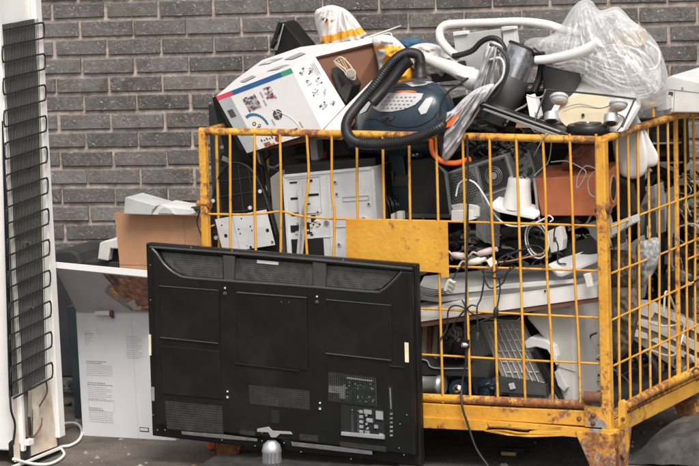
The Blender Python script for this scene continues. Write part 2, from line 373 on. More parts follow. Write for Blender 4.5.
# brick wall
BA = math.radians(21.5)
Wn = Vector((math.sin(BA), math.cos(BA), 0)); Wu = Vector((math.cos(BA), -math.sin(BA), 0))
_d = ray(600, 60); w0 = CAM+_d*(15.5/_d.y)
def PW(x, y): return isect(x, y, w0, Wn)
def brick_wall():
    for nm, kind in (('brick', 0), ('mortar', 1)):
        m = bpy.data.materials.new(nm); m.use_nodes = True; nt = m.node_tree; N = nt.nodes; L = nt.links; b = N['Principled BSDF']
        g = N.new('ShaderNodeNewGeometry')
        def nz(s, d=8, r=.6, dis=0, st=None):
            src = g.outputs['Position']
            if st:
                mp = N.new('ShaderNodeMapping'); mp.inputs['Rotation'].default_value = st; mp.inputs['Scale'].default_value = (1, 1, 1.6); L.new(src, mp.inputs['Vector']); src = mp.outputs['Vector']
            n = N.new('ShaderNodeTexNoise'); n.inputs['Scale'].default_value = s; n.inputs['Detail'].default_value = d; n.inputs['Roughness'].default_value = r; n.inputs['Distortion'].default_value = dis; L.new(src, n.inputs['Vector']); return n.outputs['Fac']
        def ramp(f, p0, c0, p1, c1):
            c = N.new('ShaderNodeValToRGB'); e = c.color_ramp.elements; e[0].position, e[0].color = p0, (*c0, 1); e[1].position, e[1].color = p1, (*c1, 1); L.new(f, c.inputs['Fac']); return c.outputs['Color']
        def mix(f, a, c, bt='MIX'):
            x = N.new('ShaderNodeMix'); x.data_type = 'RGBA'; x.blend_type = bt
            if isinstance(f, float): x.inputs['Factor'].default_value = f
            else: L.new(f, x.inputs['Factor'])
            L.new(a, x.inputs['A'])
            if isinstance(c, tuple): x.inputs['B'].default_value = (*c, 1)
            else: L.new(c, x.inputs['B'])
            return x.outputs['Result']
        if kind == 0:
            at = N.new('ShaderNodeAttribute'); at.attribute_name = 'tone'
            base = ramp(nz(16, 8, .7), .3, (.056, .048, .045), .72, (.148, .131, .122))
            base = mix(1., base, at.outputs['Color'], 'MULTIPLY')
            chalk = N.new('ShaderNodeMath'); chalk.operation = 'MULTIPLY'
            r1 = ramp(nz(9, 6, .75, 1.2), .50, (0, 0, 0), .60, (1, 1, 1)); r2 = ramp(nz(60, 5, .75, 2.5, (0, .5, .2)), .57, (0, 0, 0), .70, (.65, .65, .65))
            L.new(r1, chalk.inputs[0]); L.new(r2, chalk.inputs[1])
            base = mix(chalk.outputs[0], base, (.50, .47, .44))
            r3 = ramp(nz(26, 3, .9, 3.5, (0, .8, .1)), .60, (0, 0, 0), .63, (.8, .8, .8)); base = mix(r3, base, (.52, .50, .47))
            spk = ramp(nz(110, 3, .8, 1.), .62, (0, 0, 0), .72, (.4, .4, .4))
            base = mix(spk, base, (.34, .32, .30))
            haze = ramp(nz(2.3, 4, .6), .40, (0, 0, 0), .70, (.5, .5, .5))
            base = mix(haze, base, (.22, .21, .20))
            bs, rg = .8, .75
        else:
            base = ramp(nz(22, 8, .7), .3, (.19, .14, .108), .62, (.52, .445, .38))
            bs, rg = .9, .95
            # brighter orange stains in the joints of the right-hand stretch
            st = ramp(nz(19, 4, .6), .62, (0, 0, 0), .67, (1, 1, 1))
            sx = N.new('ShaderNodeSeparateXYZ'); L.new(g.outputs['Position'], sx.inputs[0])
            mr = N.new('ShaderNodeMapRange'); mr.inputs['From Min'].default_value = PW(628, 40).x; mr.inputs['From Max'].default_value = PW(655, 40).x; L.new(sx.outputs[0], mr.inputs['Value'])
            mm = N.new('ShaderNodeMath'); mm.operation = 'MULTIPLY'; L.new(st, mm.inputs[0]); L.new(mr.outputs['Result'], mm.inputs[1])
            base = mix(mm.outputs[0], base, (.50, .16, .07))
        L.new(base, b.inputs['Base Color']); b.inputs['Roughness'].default_value = rg
        bp = N.new('ShaderNodeBump'); bp.inputs['Strength'].default_value = bs; bp.inputs['Distance'].default_value = .006; L.new(nz(55, 8, .7), bp.inputs['Height']); L.new(bp.outputs['Normal'], b.inputs['Normal'])
        MATS[nm] = m
    rt = bpy.data.objects.new('brick_wall', None); COL.objects.link(rt); rt['label'] = 'dark grey brick wall with pale sandy mortar behind the scrap'; rt['category'] = 'wall'; rt['kind'] = 'structure'
    pitch, L_, k = .0755, .2365, .0155
    sref = PW(80.4, 27).dot(Wu); zref = PW(130, 18.2).z; s130 = PW(130, 18.2).dot(Wu)
    nrm = Wn*w0.dot(Wn)
    def W3(s, z, d): return nrm + Wu*s + Vector((0, 0, z+k*(s-s130))) - Wn*d
    bb = B(); tones = []
    for r in range(-21, 24):            # rows; row 0 is the course just under the reference joint
        zt = zref-r*pitch-.010; zb = zref-(r+1)*pitch+.0075
        if zt < -.05: continue
        sh = 0 if r % 2 == 0 else .5
        for c in range(-22, 26):
            j = lambda a: random.uniform(-a, a)
            s0 = sref+(c+sh)*L_+.0068+j(.003); s1 = sref+(c+1+sh)*L_-.0068+j(.003)
            d = .012+j(.003); t, bo = zt+j(.002), zb+j(.002); e = .0028
            tl, tr_, br, bl = (s0+j(.001), t+j(.0012)), (s1+j(.001), t+j(.0012)), (s1+j(.001), bo+j(.0012)), (s0+j(.001), bo+j(.0012))
            inn = [(tl[0]+e, tl[1]-e), (tr_[0]-e, tr_[1]-e), (br[0]-e, br[1]+e), (bl[0]+e, bl[1]+e)]
            vs = [W3(a, z, d) for a, z in inn]+[W3(a, z, d-.003) for a, z in (tl, tr_, br, bl)]+[W3(a, z, -.01) for a, z in (tl, tr_, br, bl)]
            fs = [(0, 1, 2, 3)]+[(i, i+4, (i+1) % 4+4, (i+1) % 4) for i in range(4)]+[(i+4, i+8, (i+1) % 4+8, (i+1) % 4+4) for i in range(4)]
            bb.add([v for v in vs], [f[::-1] for f in fs], 'brick')
            tn = random.choice((1.0, 1.0, .8, 1.2, .65, 1.45, 1.1))*random.uniform(.92, 1.08); w = random.uniform(-.03, .03)
            tones += [(tn*(1+w), tn, tn*(1-w), 1)]*12
    o = bb.build('brick', rt)
    ca = o.data.color_attributes.new('tone', 'FLOAT_COLOR', 'POINT')
    for i, t in enumerate(tones): ca.data[i].color = t
    mb = B(); nx, nzz = 160, 70
    s0, s1 = sref-22*L_-.1, sref+26.5*L_; z0, z1 = -.15, zref+21*pitch
    grid = []
    for i in range(nzz+1):
        for j in range(nx+1):
            s = s0+(s1-s0)*j/nx; z = z0+(z1-z0)*i/nzz
            grid.append(W3(s, z, .001+.002*noise.noise(Vector((s*20, z*20, 0)))))
    mb.add(grid, [(i*(nx+1)+j, i*(nx+1)+j+1, (i+1)*(nx+1)+j+1, (i+1)*(nx+1)+j) for i in range(nzz) for j in range(nx)], 'mortar')
    mb.hexa([W3(s0, z1, -.012), W3(s1, z1, -.012), W3(s1, z0, -.012), W3(s0, z0, -.012)], [W3(s0, z1, -.24), W3(s1, z1, -.24), W3(s1, z0, -.24), W3(s0, z0, -.24)], 'mortar')
    mb.build('mortar', rt)
brick_wall()

# ================================================================== THE MESH CONTAINER
cage = thing('mesh_container', 'yellow rusty wire mesh container heaped with scrap electronics', 'container')
FT, FB = P(601.5, 139), P(608, 430)      # right front corner post, top and bottom
LT, LB = P(203, 131.5), P(212, 432)
DEP = .98
def colpost(name, a, b, w, m):
    k = B(); d = (b-a).normalized(); k.box((a+b)/2, (U, V, -d), (w, w, (b-a).length), m); return k.build(name, cage, .004)
colpost('post', FT+U*.0, FB, .036, 'yellow_post')
colpost('post', LT, LB, .028, 'yellow_post')
colpost('post', FT+V*DEP, FB+V*DEP, .034, 'yellow_post'); colpost('post', LT+V*DEP, LB+V*DEP, .03, 'yellow_post')
def bar(name, pts, r, m='yellow_bar', n=8, spline=True):
    k = B(); k.tube(pts, r, m, n, spline=spline); return k.build(name, cage)
# top rails
bar('top_rail', [P(200, 131), P(280, 132.5), P(400, 135), P(500, 137.2), P(602, 140)], .0135, 'yellow_rail', 12)
sd = lambda x, y: isect(x, y, (FT+FB)/2+U*.0, (FT-FB).cross(V).normalized())
bar('top_rail', [sd(604, 139), sd(640, 127), sd(676, 116), sd(690, 114.5), sd(716, 110)], .0135, 'yellow_rail', 12)
bar('top_rail', [LT, LT+V*DEP], .012, 'yellow_rail', 12); bar('top_rail', [LT+V*DEP, FT+V*DEP], .012, 'yellow_rail', 12)
# bottom rails
bar('bottom_rail', [P(206, 388), P(420, 397.5), P(500, 401), P(590, 405)], .0155, 'yellow_rail', 12)
bar('bottom_rail', [sd(625, 406.5), sd(660, 388), sd(699, 369.5), sd(720, 360)], .017, 'yellow_rail', 12)
bar('bottom_rail', [LB+Z*.12, LB+Z*.12+V*DEP], .014, 'yellow_rail', 12)
# front bars
tops = [230, 254.7, 280, 306.7, 331.6, 356.8, 382.6, 409, 436, 462.5, 489.4, 516, 542.5, 569.5, 596]
for i, tx in enumerate(tops):
    bx = tx+7+(tx-436)*.03; w = lambda: random.uniform(-.7, .7)
    if i == 14: bx = 602
    pts = [P(tx, 134, -.008), P(tx+(bx-tx)*.25+w(), 200, -.008), P(tx+(bx-tx)*.5+w(), 270, -.008), P(tx+(bx-tx)*.8+w(), 340, -.008), P(bx, 403, -.008)]
    if i == 3: pts[1] = P(tx+2, 176, -.008); pts.insert(2, P(tx-1.5, 216, -.008))
    if i == 4: pts[1] = P(309, 170, -.008); pts = [P(306.7+25, 134, -.008)]+[P(tx+.5, 190, -.008), P(tx+3, 216, -.008)]+pts[2:]
    bar('upright_bar', pts, .0048)
# front cross wires
for ys in ([(206, 214), (240, 214.5), (262, 213.5), (282, 211.5), (300, 216), (320, 218), (345, 219), (449, 221.5), (540, 224), (600, 226)],
           [(209, 259), (330, 262), (449, 266.5), (520, 268.5), (603, 271)],
           [(210, 301), (418, 308.5), (500, 313), (603, 318)], [(212, 346), (418, 354.5), (500, 359), (604, 364)]):
    bar('cross_wire', [P(x, y, .004) for x, y in ys], .0040)
# right side
xs = [(616.5, 620), (627.5, 630.5), (637.5, 640.5), (647.5, 650.5), (657.5, 660), (667.5, 669.5), (684.5, 688), (693, 696), (703, 706), (713, 716)]
for a, b_ in xs:
    yt = 134.5-(a-616.5)*.315 if a < 680 else 114; yb = 408.5-(b_-620)*.475
    m_ = random.uniform(-.5, .5)
    bar('upright_bar', [sd(a, yt), sd((a+b_)/2+m_, (yt+yb)/2-40), sd((a+b_)/2+.5, (yt+yb)/2+50), sd(b_, yb)], .0048)
colpost('side_post', sd(675.5, 117), sd(679, 381), .016, 'yellow_post')
for pts in ([(611, 227), (650, 211), (699, 193), (720, 186)], [(612, 273), (650, 258.5), (690, 242), (720, 229)], [(613, 319.5), (660, 298), (699, 279.5), (720, 270)], [(614, 365.5), (660, 344), (699, 324.5), (720, 315)]):
    bar('cross_wire', [sd(x, y) for x, y in pts], .0040)
bar('cross_wire', [sd(688, 259), sd(699, 254.5), sd(716, 248)], .0040)
# left side and back: in the open behind the heap
for k in range(1, 10):
    q = V*(.1*k); bar('upright_bar', [LT+q, LB+q+Z*.12], .0058)
for h in (.24, .41, .58, .75): bar('cross_wire', [LB+Z*(h-.0)+U*-.004, LB+Z*h+V*DEP], .0040)
for k in range(1, 15):
    f = k/15; bar('upright_bar', [LT+(FT-LT)*f+V*DEP, LB+(FB-LB)*f+V*DEP], .0058)
for h in (.24, .41, .58, .75): bar('cross_wire', [LB+Z*h+V*DEP, FB+Z*h+V*DEP], .0040)
# base frame
k = B(); k.poly(T([(208, 395), (420, 403), (500, 407.5), (606, 412), (608, 427.5), (500, 421), (420, 417), (210, 408)], -.012), V*.03, 'yellow_beam'); k.build('base_beam', cage, .003)
# lower flange with the torn lip
k = B(); up = [(210, 408), (300, 411), (420, 417), (485, 420.5), (500, 423.5), (528, 425), (560, 426.5), (616, 431)]; lo = [(210, 420), (300, 423), (420, 428), (485, 431), (500, 434), (528, 436.5), (560, 436), (616, 441)]
vs = []
for (x, y), dv in zip(up, (0, 0, 0, 0, .0, .0, 0, 0)): vs.append(P(x, y+.6, -.022))
for (x, y), dv in zip(lo, (0, 0, 0, 0, 0, 0, 0, 0)): vs.append(P(x, y, -.030 if 480 < x < 540 else -.022))
n = len(up)
k.poly(T([up[0], up[1], up[2], up[3], (488, 427.5), lo[3], lo[2], lo[1], lo[0]], -.022), V*.04, 'yellow_beam')
k.poly(T([up[6], up[7], lo[7], lo[6], (530, 436.5), (529, 431.5)], -.022), V*.04, 'yellow_beam')
k.poly(T([(484.5, 420.7), (520, 423.2), (562, 426.6), (562, 430.6), (528, 429.6), (505, 427.2), (489, 426.6)], -.022), V*.04, 'yellow_beam')
k.poly(T([(484.5, 430.6), (492, 430.2), (504, 430.8), (518, 433.2), (530, 433.4), (562, 431.0), (562, 436.4), (530, 437.4), (508, 435.6), (484.5, 431.6)], [-.022, -.028, -.038, -.038, -.03, -.022, -.022, -.03, -.036, -.022]), V*.02, 'yellow_beam')
k.tube([P(488, 427.2, -.023), P(505, 427.8, -.026), P(528, 430.2, -.025)], .003, 'rust', 6)
k.add([P(484, 424, .004), P(532, 426, .004), P(532, 436, .004), P(484, 431, .004)], [(0, 1, 2, 3)], 'dark_void')
k.build('lower_flange', cage, .002)
# side beam
k = B(); p0, p1, p2, p3 = sd(613, 421), sd(720, 369), sd(720, 382), sd(613, 437)
k.poly([p0, p1, p2, p3], -U*.035, 'yellow_beam'); k.build('side_beam', cage, .003)
k = B(); p0, p1, p2, p3 = sd(622, 413), sd(720, 364.5), sd(720, 368), sd(614, 419.5)
k.poly([p0, p1, p2, p3], -U*.06, 'yellow_rail'); k.build('side_ledge', cage, .002)
for s_ in ('l', 'b'):
    k = B()
    if s_ == 'l': k.hexa([LB+Z*.09+U*.02, LB+Z*.09+V*DEP+U*.02, LB+V*DEP+U*.02, LB+U*.02], [LB+Z*.09-U*.01, LB+Z*.09+V*DEP-U*.01, LB+V*DEP-U*.01, LB-U*.01], 'yellow_beam')
    else: k.hexa([LB+Z*.09+V*DEP, FB+Z*.09+V*DEP, FB+V*DEP, LB+V*DEP], [LB+Z*.09+V*(DEP+.03), FB+Z*.09+V*(DEP+.03), FB+V*(DEP+.03), LB+V*(DEP+.03)], 'yellow_beam')
    k.build('base_beam', cage, .003)
# container floor
k = B(); zf = FB.z+.07; k.hexa([W(-1.53, .01, zf), W(-.04, .01, zf), W(-.04, DEP, zf), W(-1.53, DEP, zf)], [W(-1.53, .01, zf-.02), W(-.04, .01, zf-.02), W(-.04, DEP, zf-.02), W(-1.53, DEP, zf-.02)], 'dark_grey'); k.build('floor_plate', cage)
# feet
def foot(c, sx):
    k = B(); tz = .165
    # two welded plates meeting in a corner edge
    a = [c+U*(-.16*sx)+Z*tz, c+Z*tz, c, c+U*(-.09*sx)]
    k.poly(a, V*.012, 'yellow_foot')
    b_ = [c+Z*tz, c+V*.14+Z*tz, c+V*.08, c]
    k.poly(b_, U*(-.012*sx), 'yellow_foot')
    k.hexa([c+U*(-.09*sx)+Z*.012, c+Z*.012, c, c+U*(-.09*sx)], [q+V*.08 for q in (c+U*(-.09*sx)+Z*.012, c+Z*.012, c, c+U*(-.09*sx))], 'yellow_foot')
    return k.build('foot', cage, .004)
cf = isect(617, 440, C0-V*.026, V); cf.z = 0; foot(cf, 1)
cl = W(-1.545, -.026, 0); foot(cl, -1); foot(W(.02, DEP-.09, 0), 1); foot(W(-1.545, DEP-.09, 0), -1)
# foot bolt + hinge plate + bolts + rusted hinge
k = B(); k.poly(T([(584.5, 405), (606.5, 407.5), (607.5, 428), (585.5, 426.5)], -.013), V*-.006, 'yellow_beam')
for (x, y) in ((593, 415.5), (593, 423.3)): k.lathe(P(x, y, -.018), P(x, y, -.030), [(0, .0085), (.6, .0085), (1, .004)], 'rust', 10)
k.build('hinge_plate', cage, .001)
k = B(); k.tube([P(585, 397, -.02), P(602, 398, -.02)], .021, 'rust', 16, spline=False); k.build('hinge_barrel', cage, .002)
k = B(); k.lathe(P(579.5, 418.5, -.01), P(579.5, 418.5, -.018), [(0, .010), (1, .006)], 'rust', 10); k.lathe(P(622.5, 456, .02), P(625, 456, -.01), [(0, .013), (1, .009)], 'rust', 12); k.build('rusty_bolt', cage)
k = B(); k.poly(T([(618, 402), (622, 400), (625, 403), (625, 424), (618, 427)], -.0), V*.02, 'yellow_post'); k.lathe(P(623, 419, -.004), P(623, 419, -.014), [(0, .007), (1, .004)], 'rust', 10); k.build('latch', cage, .002)
for c in (P(603.5, 209, 0), P(204.5, 205, 0)):
    k = B(); k.tube([c-U*.027+Z*.004, c+U*.026], .018 if c.x > 0 else .015, 'rust' if c.x > 0 else 'yellow_foot', 12, spline=False); k.build('hinge_loop', cage, .002)
# sign plate
k = B(); k.poly(T([(345.5, 219), (400, 220.2), (447.5, 222), (448.5, 262), (448.8, 277.5), (442, 278), (440.5, 273), (400, 270), (346.5, 268)], -.02), V*.003, 'yellow_plate'); k.build('sign_plate', cage, .0008)
# tied black ropes/cables are separate things (below)

# ================================================================== FRIDGE
fr = thing('refrigerator', 'white fridge seen from its back with black condenser coil', 'fridge')
UF = -2.18
zt = 1.80
fA = PU(11, 440, UF-.0); fv0 = (fA-C0).dot(V); vN = (PU(10, 200, UF)-C0).dot(V); vF = (PU(54.5, 250, UF)-C0).dot(V)
vN, vF = vN-.01, vF
k = B()
k.box(W(UF-.27, (vN+vF)/2, .05+zt/2), (U, V, Z), (.50, vF-vN, zt), 'fridge_white')
k.build('cabinet', fr, .006)
# side flanges and back wall
for v0, w_ in ((vN-.0, .022), (vF-.045, .045)):
    k = B(); k.box(W(UF-.008, v0+w_/2, .05+zt/2), (U, V, Z), (.024, w_, zt), 'fridge_white'); k.build('edge_trim', fr, .004)
def FU(x, y, d=0): return PU(x, y, UF+d)
k = B(); q = [FU(12, 400, -.018), FU(48, 380, -.018), FU(56, 446, -.018), FU(14, 462, -.018)]
k.hexa([p+U*.006 for p in q], q, 'bay_cream'); k.build('compressor_bay', fr)
# grille plate: many thin wires
gr = [FU(3, 25, .006), FU(38.5, 18.5, .006), FU(47.5, 379, .006), FU(12.5, 398, .006)]
k = B()
gn = U
def gq(s, t): return (gr[0]*(1-s)+gr[1]*s)*(1-t)+(gr[3]*(1-s)+gr[2]*s)*t
k.hexa([gq(.3, 0), gq(.56, 0), gq(.56, 1), gq(.3, 1)], [p-U*.012 for p in (gq(.3, 0), gq(.56, 0), gq(.56, 1), gq(.3, 1))], 'black_plastic')
k.hexa([p-U*.010 for p in gr], [p-U*.016 for p in gr], 'black_plastic')
k.build('back_plate', fr)
k = B()
for i in range(24):
    s = (i+.5)/24; k.tube([gq(s, 0), gq(s, 1)], .0014, 'grille_wire', 5, spline=False)
k.build('wire_grille', fr)
# serpentine condenser pipe
k = B(); pts = []; n = 24; y0 = .012
for i in range(n):
    t = y0+(1-y0)*i/(n-1.0); a, b_ = (-.03, 1.03) if i % 2 == 0 else (1.03, -.03)
    pa, pb = gq(a, t-.0)+U*.008, gq(b_, t)+U*.008
    pts += [pa, gq(.5, t)+U*.008, pb]
    if i < n-1:
        e = 1.10 if b_ > 1 else -.09
        em = 1.0+(e-1)*.75 if e > 1 else e*.75
        pts += [gq(em, t+.004)+U*.008, gq(e, t+.010)+U*.008, gq(e, t+.032)+U*.008, gq(em, t+.040)+U*.008]
k.tube(pts, .0034, 'black_rubber', 6, seg=4); k.build('condenser_pipe', fr)
k = B(); k.tube([FU(46, 380, .01), FU(47, 392, .015), FU(42, 402, .01), FU(37, 410, -.0)], .0035, 'black_rubber', 6)
k.tube([FU(10, 390, .01), FU(11, 410, .015), FU(15, 425, .01), FU(13, 445, 0)], .0045, 'black_rubber', 6); k.build('pipe', fr)
k = B(); c_ = FU(20, 459, -.035); k.lathe(c_, c_+Z*.085, [(0, .036), (.15, .042), (.75, .042), (.92, .034), (1, .018)], 'black_plastic', 20); k.tube([c_+Z*.07, c_+Z*.10+V*.03, c_+Z*.15+V*.05], .004, 'rust', 6); k.build('compressor', fr)
k = B(); k.hexa([FU(28, 391, .02), FU(32, 390, .02), FU(32, 436, .02), FU(28, 438, .02)], [FU(28, 391, -.01), FU(32, 390, -.01), FU(32, 436, -.01), FU(28, 438, -.01)], 'taupe')
k.hexa([FU(33, 408, .015), FU(39, 406, .015), FU(39, 436, .015), FU(33, 438, .015)], [FU(33, 408, -.01), FU(39, 406, -.01), FU(39, 436, -.01), FU(33, 438, -.01)], 'bay_cream'); k.build('bracket', fr, .001)
k = B(); k.tube([FU(29, 417, .025), FU(30, 428, .03), FU(30, 436, .025)], .006, 'black_rubber', 6); k.tube([FU(42, 418, .01), FU(41, 426, .02), FU(36, 434, .02), FU(32, 438, .02)], .003, 'rust', 6)
k.box(FU(29, 442, .03), (U, V, Z), (.02, .035, .02), 'label_white'); k.build('wiring', fr)
k = B(); k.hexa([FU(11, 467, .04), FU(60, 447, .04), FU(60, 450, .04), FU(11, 470, .04)], [FU(11, 462, -.3), FU(60, 443, -.3), FU(60, 450, -.3), FU(11, 470, -.3)], 'fridge_white'); k.build('base_tray', fr, .002)
k = B(); k.Qdisc(gr, .5, .60, .004, .014, 'chrome', 10); k.Qdisc(gr, .58, .40, .004, .014, 'black_plastic', 10); k.Qdisc(gr, .55, .78, .004, .014, 'chrome', 10); k.build('screw', fr)
k = B(); k.tube([PG(58, 427, .06), PG(66, 423.5, .03), PG(77, 424, .012), PG(82, 431, .008), PG(79, 440, .008), PG(70, 445.5, .008), PG(60, 447, .008), PG(62, 450, .008), PG(64, 455, .008), PG(57, 461, .008), PG(46, 464.5, .008), PG(30, 463.5, .02), FU(13, 459, .03)], .0058, 'cable_white', 8, seg=8)
k.build('power_cord', label='white power cord looping over the ground beside the fridge', cat='cord')

# ================================================================== CARTON WITH OPEN LID, behind them bin, printer, brown carton
cb = thing('appliance_carton', 'tall white printed carton with its lid flap standing open', 'box')
q = Pq([(76, 311), (168, 312), (176, 443.5), (83, 436)], [.225, .225, .225, .225])
bk = [p+V*.30 for p in q]
k = B(); k.hexa(q, bk, 'box_white')
for (s, t, w_, bold) in [(.08, .16, .06, 0), (.08, .175, .10, 1), (.08, .19, .09, 0), (.08, .205, .09, 0), (.08, .22, .07, 0), (.08, .235, .09, 0), (.08, .25, .04, 0), (.08, .265, .03, 0)]+[(.08, .395, .22, 1), (.08, .41, .17, 1)]+[(.08, .43+.015*i, .28, 0) for i in range(6)]+[(.08, .565, .20, 1), (.08, .58, .28, 1)]+[(.08, .60+.015*i, .26 if i % 3 else .2, 0) for i in range(8)]+[(.08, .765, .14, 1), (.08, .78, .17, 1)]+[(.08, .80+.015*i, .26, 0) for i in range(6)]+[(.53, .19+.014*i, .17 if i % 4 else .13, 0) for i in range(13)]:
    x = s
    while x < s+w_:
        l = random.uniform(.012, .03); k.Q(q, x, min(x+l, s+w_), t, t+(.008 if bold else .005), .0006, 'ink_grey' if bold else 'ink_pale'); x += l+.006
for a in range(10):
    f = a/10*6.28; k.Qdisc(q, .235+.02*math.cos(f), .163+.014*math.sin(f), .0012, .0006, 'ink_grey', 6)
for e in ((.08, .36, .70, .7015), (.08, .36, .79, .7915), (.08, .083, .7, .79), (.357, .36, .7, .79)): k.Q(q, *e, .0006, 'ink_pale')
for e in ((.62, .72, .895, .9), (.62, .72, .922, .93), (.62, .625, .895, .93), (.71, .72, .895, .93)): k.Q(q, *e, .0006, 'ink')
k.Q(q, .60, .602, .03, .99, .0005, 'ink_pale')
k.build('body', cb, .002)
lid = Pq([(55, 268), (150, 278), (158, 313), (77, 312)], [.0, .0, .215, .215])
nl = (lid[1]-lid[0]).cross(lid[3]-lid[0]).normalized()
if nl.dot(CAM-lid[0]) > 0: nl = -nl
k = B(); L2 = lid[0:1]+lid[1:]
k.hexa(lid, [P(55, 262, .005), P(150, 270.5, .005), P(158, 305, .225), P(77, 304, .225)], 'lid_grey')
f_ = lambda s, t: (lid[0]*(1-s)+lid[1]*s)*(1-t)+(lid[3]*(1-s)+lid[2]*s)*t
def lp(uv, m, h=.0006): k.poly([f_(*a)-nl*h for a in uv], nl*(h*1.5), m)
lp([(.50, .02), (1, .02), (1, .96), (.72, .96), (.60, .5)], 'food')
lp([(.56, .02), (.62, .02), (.72, .55), (.68, .60)], 'ink', .0012)
lp([(.44, .50), (.52, .30), (.66, .66), (.70, .96), (.68, .96)], 'taupe', .001)
lp([(.50, .42), (.56, .34), (.60, .55), (.55, .66)], 'food_gold', .0016)
lp([(.66, .74), (.78, .60), (.84, .70), (.80, .92), (.72, .92)], 'lid_grey', .0014)
lp([(.66, .10), (.98, .14), (.98, .30), (.70, .22)], 'food_gold', .0012); lp([(.82, .55), (.98, .48), (.98, .9), (.84, .85)], 'food_gold', .0012); lp([(.72, .32), (.95, .40), (.94, .46), (.74, .42)], 'food_gold', .0012)
k.build('lid_flap', cb, .001)
k = B(); k.poly([P(55, 262, .002), P(150, 271, .002), P(150, 277.5, -.002), P(55, 268, -.002)], V*.005, 'print_white'); k.build('lid_edge', cb, .001)
k = B(); k.slab([(95, 311), (109, 311), (109, 315.5), (94, 315)], .19, .02, 'print_white'); k.slab([(109, 311), (111, 311), (112, 319), (109, 316)], .19, .02, 'cardboard_dark'); k.build('tuck_tab', cb, .001)

k = B(); k.slab([(66, 306), (77, 306), (82.5, 423), (76, 430), (72, 380)], .52, .30, 'dark_teal'); k.build('storage_bin', bevel=.004, label='dark blue steel locker standing between fridge and carton', cat='locker')
k = B(); k.slab([(50, 262), (52, 254), (58, 250.5), (70, 250), (77, 254), (81, 263), (84, 378), (50, 378)], .86, .25, 'dark_grey'); k.build('waste_bin', bevel=.01, label='black rounded waste bin behind the lid of the tall carton', cat='bin')
st = B()
for i in range(1):
    Pillow([(57, 388), (62, 382), (70, 380), (77, 386), (78, 396), (66, 398), (57, 396)], 1.05, .06, .06, .02, 20, seed=3, nr=8).add(st, 'stone')
st.build('rubble_stone', label='pale broken stone lying at the foot of the wall', cat='stone')
st = B(); Pillow([(58, 404), (64, 401), (72, 402), (70, 406), (60, 407)], .75, .02, .02, .005, 20, seed=5, nr=6).add(st, 'leaf_green'); st.build('glass_bottle', label='green bottle lying flat on the ground beyond the fridge', cat='bottle')
# second small printer on a dark stand
k = B(); k.slab([(84, 261), (122, 262), (122, 330), (84, 330)], .62, .3, 'dark_grey'); k.build('side_cabinet', bevel=.004, label='dark low cabinet under the small white printer', cat='cabinet')
pr = thing('small_printer', 'small white printer standing behind the brown cardboard box', 'printer')
q = Pq([(99.5, 243), (122, 241), (122, 262), (97.5, 259.5)], .60)
k = B(); k.slab([(99.5, 243), (104, 241), (122, 238), (135, 237), (135, 250), (110, 248.5), (108, 261), (97.5, 259)], .60, .22, 'white_plastic'); k.build('housing', pr, .004)
k = B(); k.slab([(110, 249), (135, 250), (135, 262), (108.5, 261)], .63, .18, 'black_plastic'); k.build('paper_slot', pr, .002)
bc = thing('brown_carton', 'open brown cardboard box standing behind the tall carton and television', 'box')
k = B(); q = Pq([(114.5, 213), (201, 216), (206, 330), (126, 330)], .36)
k.poly([q[0], q[1], q[2], q[3]], V*.004, 'cardboard'); k.Q(q, 0.0, 1, .44, .443, .0006, 'cardboard_dark'); k.Q(q, .80, .803, 0, 1, .0006, 'cardboard_dark')
k.build('front_panel', bc, .001)
k = B(); k.poly([q[0]+V*.3, q[1]+V*.3, q[2]+V*.3, q[3]+V*.3], V*.004, 'cardboard'); k.build('rear_panel', bc)
k = B(); k.poly([q[0]+V*.005, q[3]+V*.005, q[3]+V*.299, q[0]+V*.299], U*.004, 'cardboard'); k.build('side_panel', bc)
k = B(); k.poly([q[1]+V*.005, q[2]+V*.005, q[2]+V*.299, q[1]+V*.299], -U*.004, 'cardboard'); k.build('side_panel', bc)
wc = thing('plastic_cover', 'broken pale grey plastic cover lying on top of the brown box', 'cover')
k = B(); k.slab([(123.5, 212.5), (125, 197.5), (127, 197), (157, 205.5), (152, 211), (151, 215), (124, 214)], [.30]*7, .12, 'light_grey'); k.build('shell', wc, .003)
k = B(); k.slab([(151, 215), (154, 209), (161, 204.5), (178, 207.5), (192, 209), (194, 214), (190, 215)], [.31]*7, .12, 'white_plastic'); k.build('cover_rim', wc, .003)
k = B(); k.slab([(158, 213.5), (159, 209.5), (164, 207), (170, 208.5), (174, 214)], .302, .01, 'light_grey'); k.build('bearing_seat', wc, .002)
k = B(); k.tube([P(192, 209, .33), P(198, 208.5, .33), P(203, 210, .33)], .009, 'dark_grey'); k.tube([P(200, 210, .32), P(197, 222, .33), P(200, 232, .33), P(203, 240, .33)], .003, 'cable_black', 6); k.build('black_cable', label='short black cable trailing down beside the brown box', cat='cable')

# ================================================================== TELEVISION
tv = thing('flat_television', 'large black flat television turned with its back to the viewer', 'television')
q = Pq([(145.5, 243), (416, 264.5), (421, 467), (152, 436)], -.20)
nT = (q[1]-q[0]).cross(q[3]-q[0]).normalized()
if nT.dot(CAM-q[0]) < 0: nT = -nT
def tq(s, t, h=0): return (q[0]*(1-s)+q[1]*s)*(1-t)+(q[3]*(1-s)+q[2]*s)*t+nT*h
def tpx(x, y, h=0): # pixel onto the tv plane raised by h
    return isect(x, y, q[0]+nT*h, nT)
k = B(); k.hexa([tq(0, 0), tq(1, 0), tq(1, 1), tq(0, 1)], [tq(0, 0, -.035), tq(1, 0, -.035), tq(1, 1, -.035), tq(0, 1, -.035)], 'tv_black'); k.build('bezel', tv, .006)
k = B()
def tpoly(px, h0, h1, m): k.poly([tpx(x, y, h1) for x, y in px], nT*(h0-h1), m)
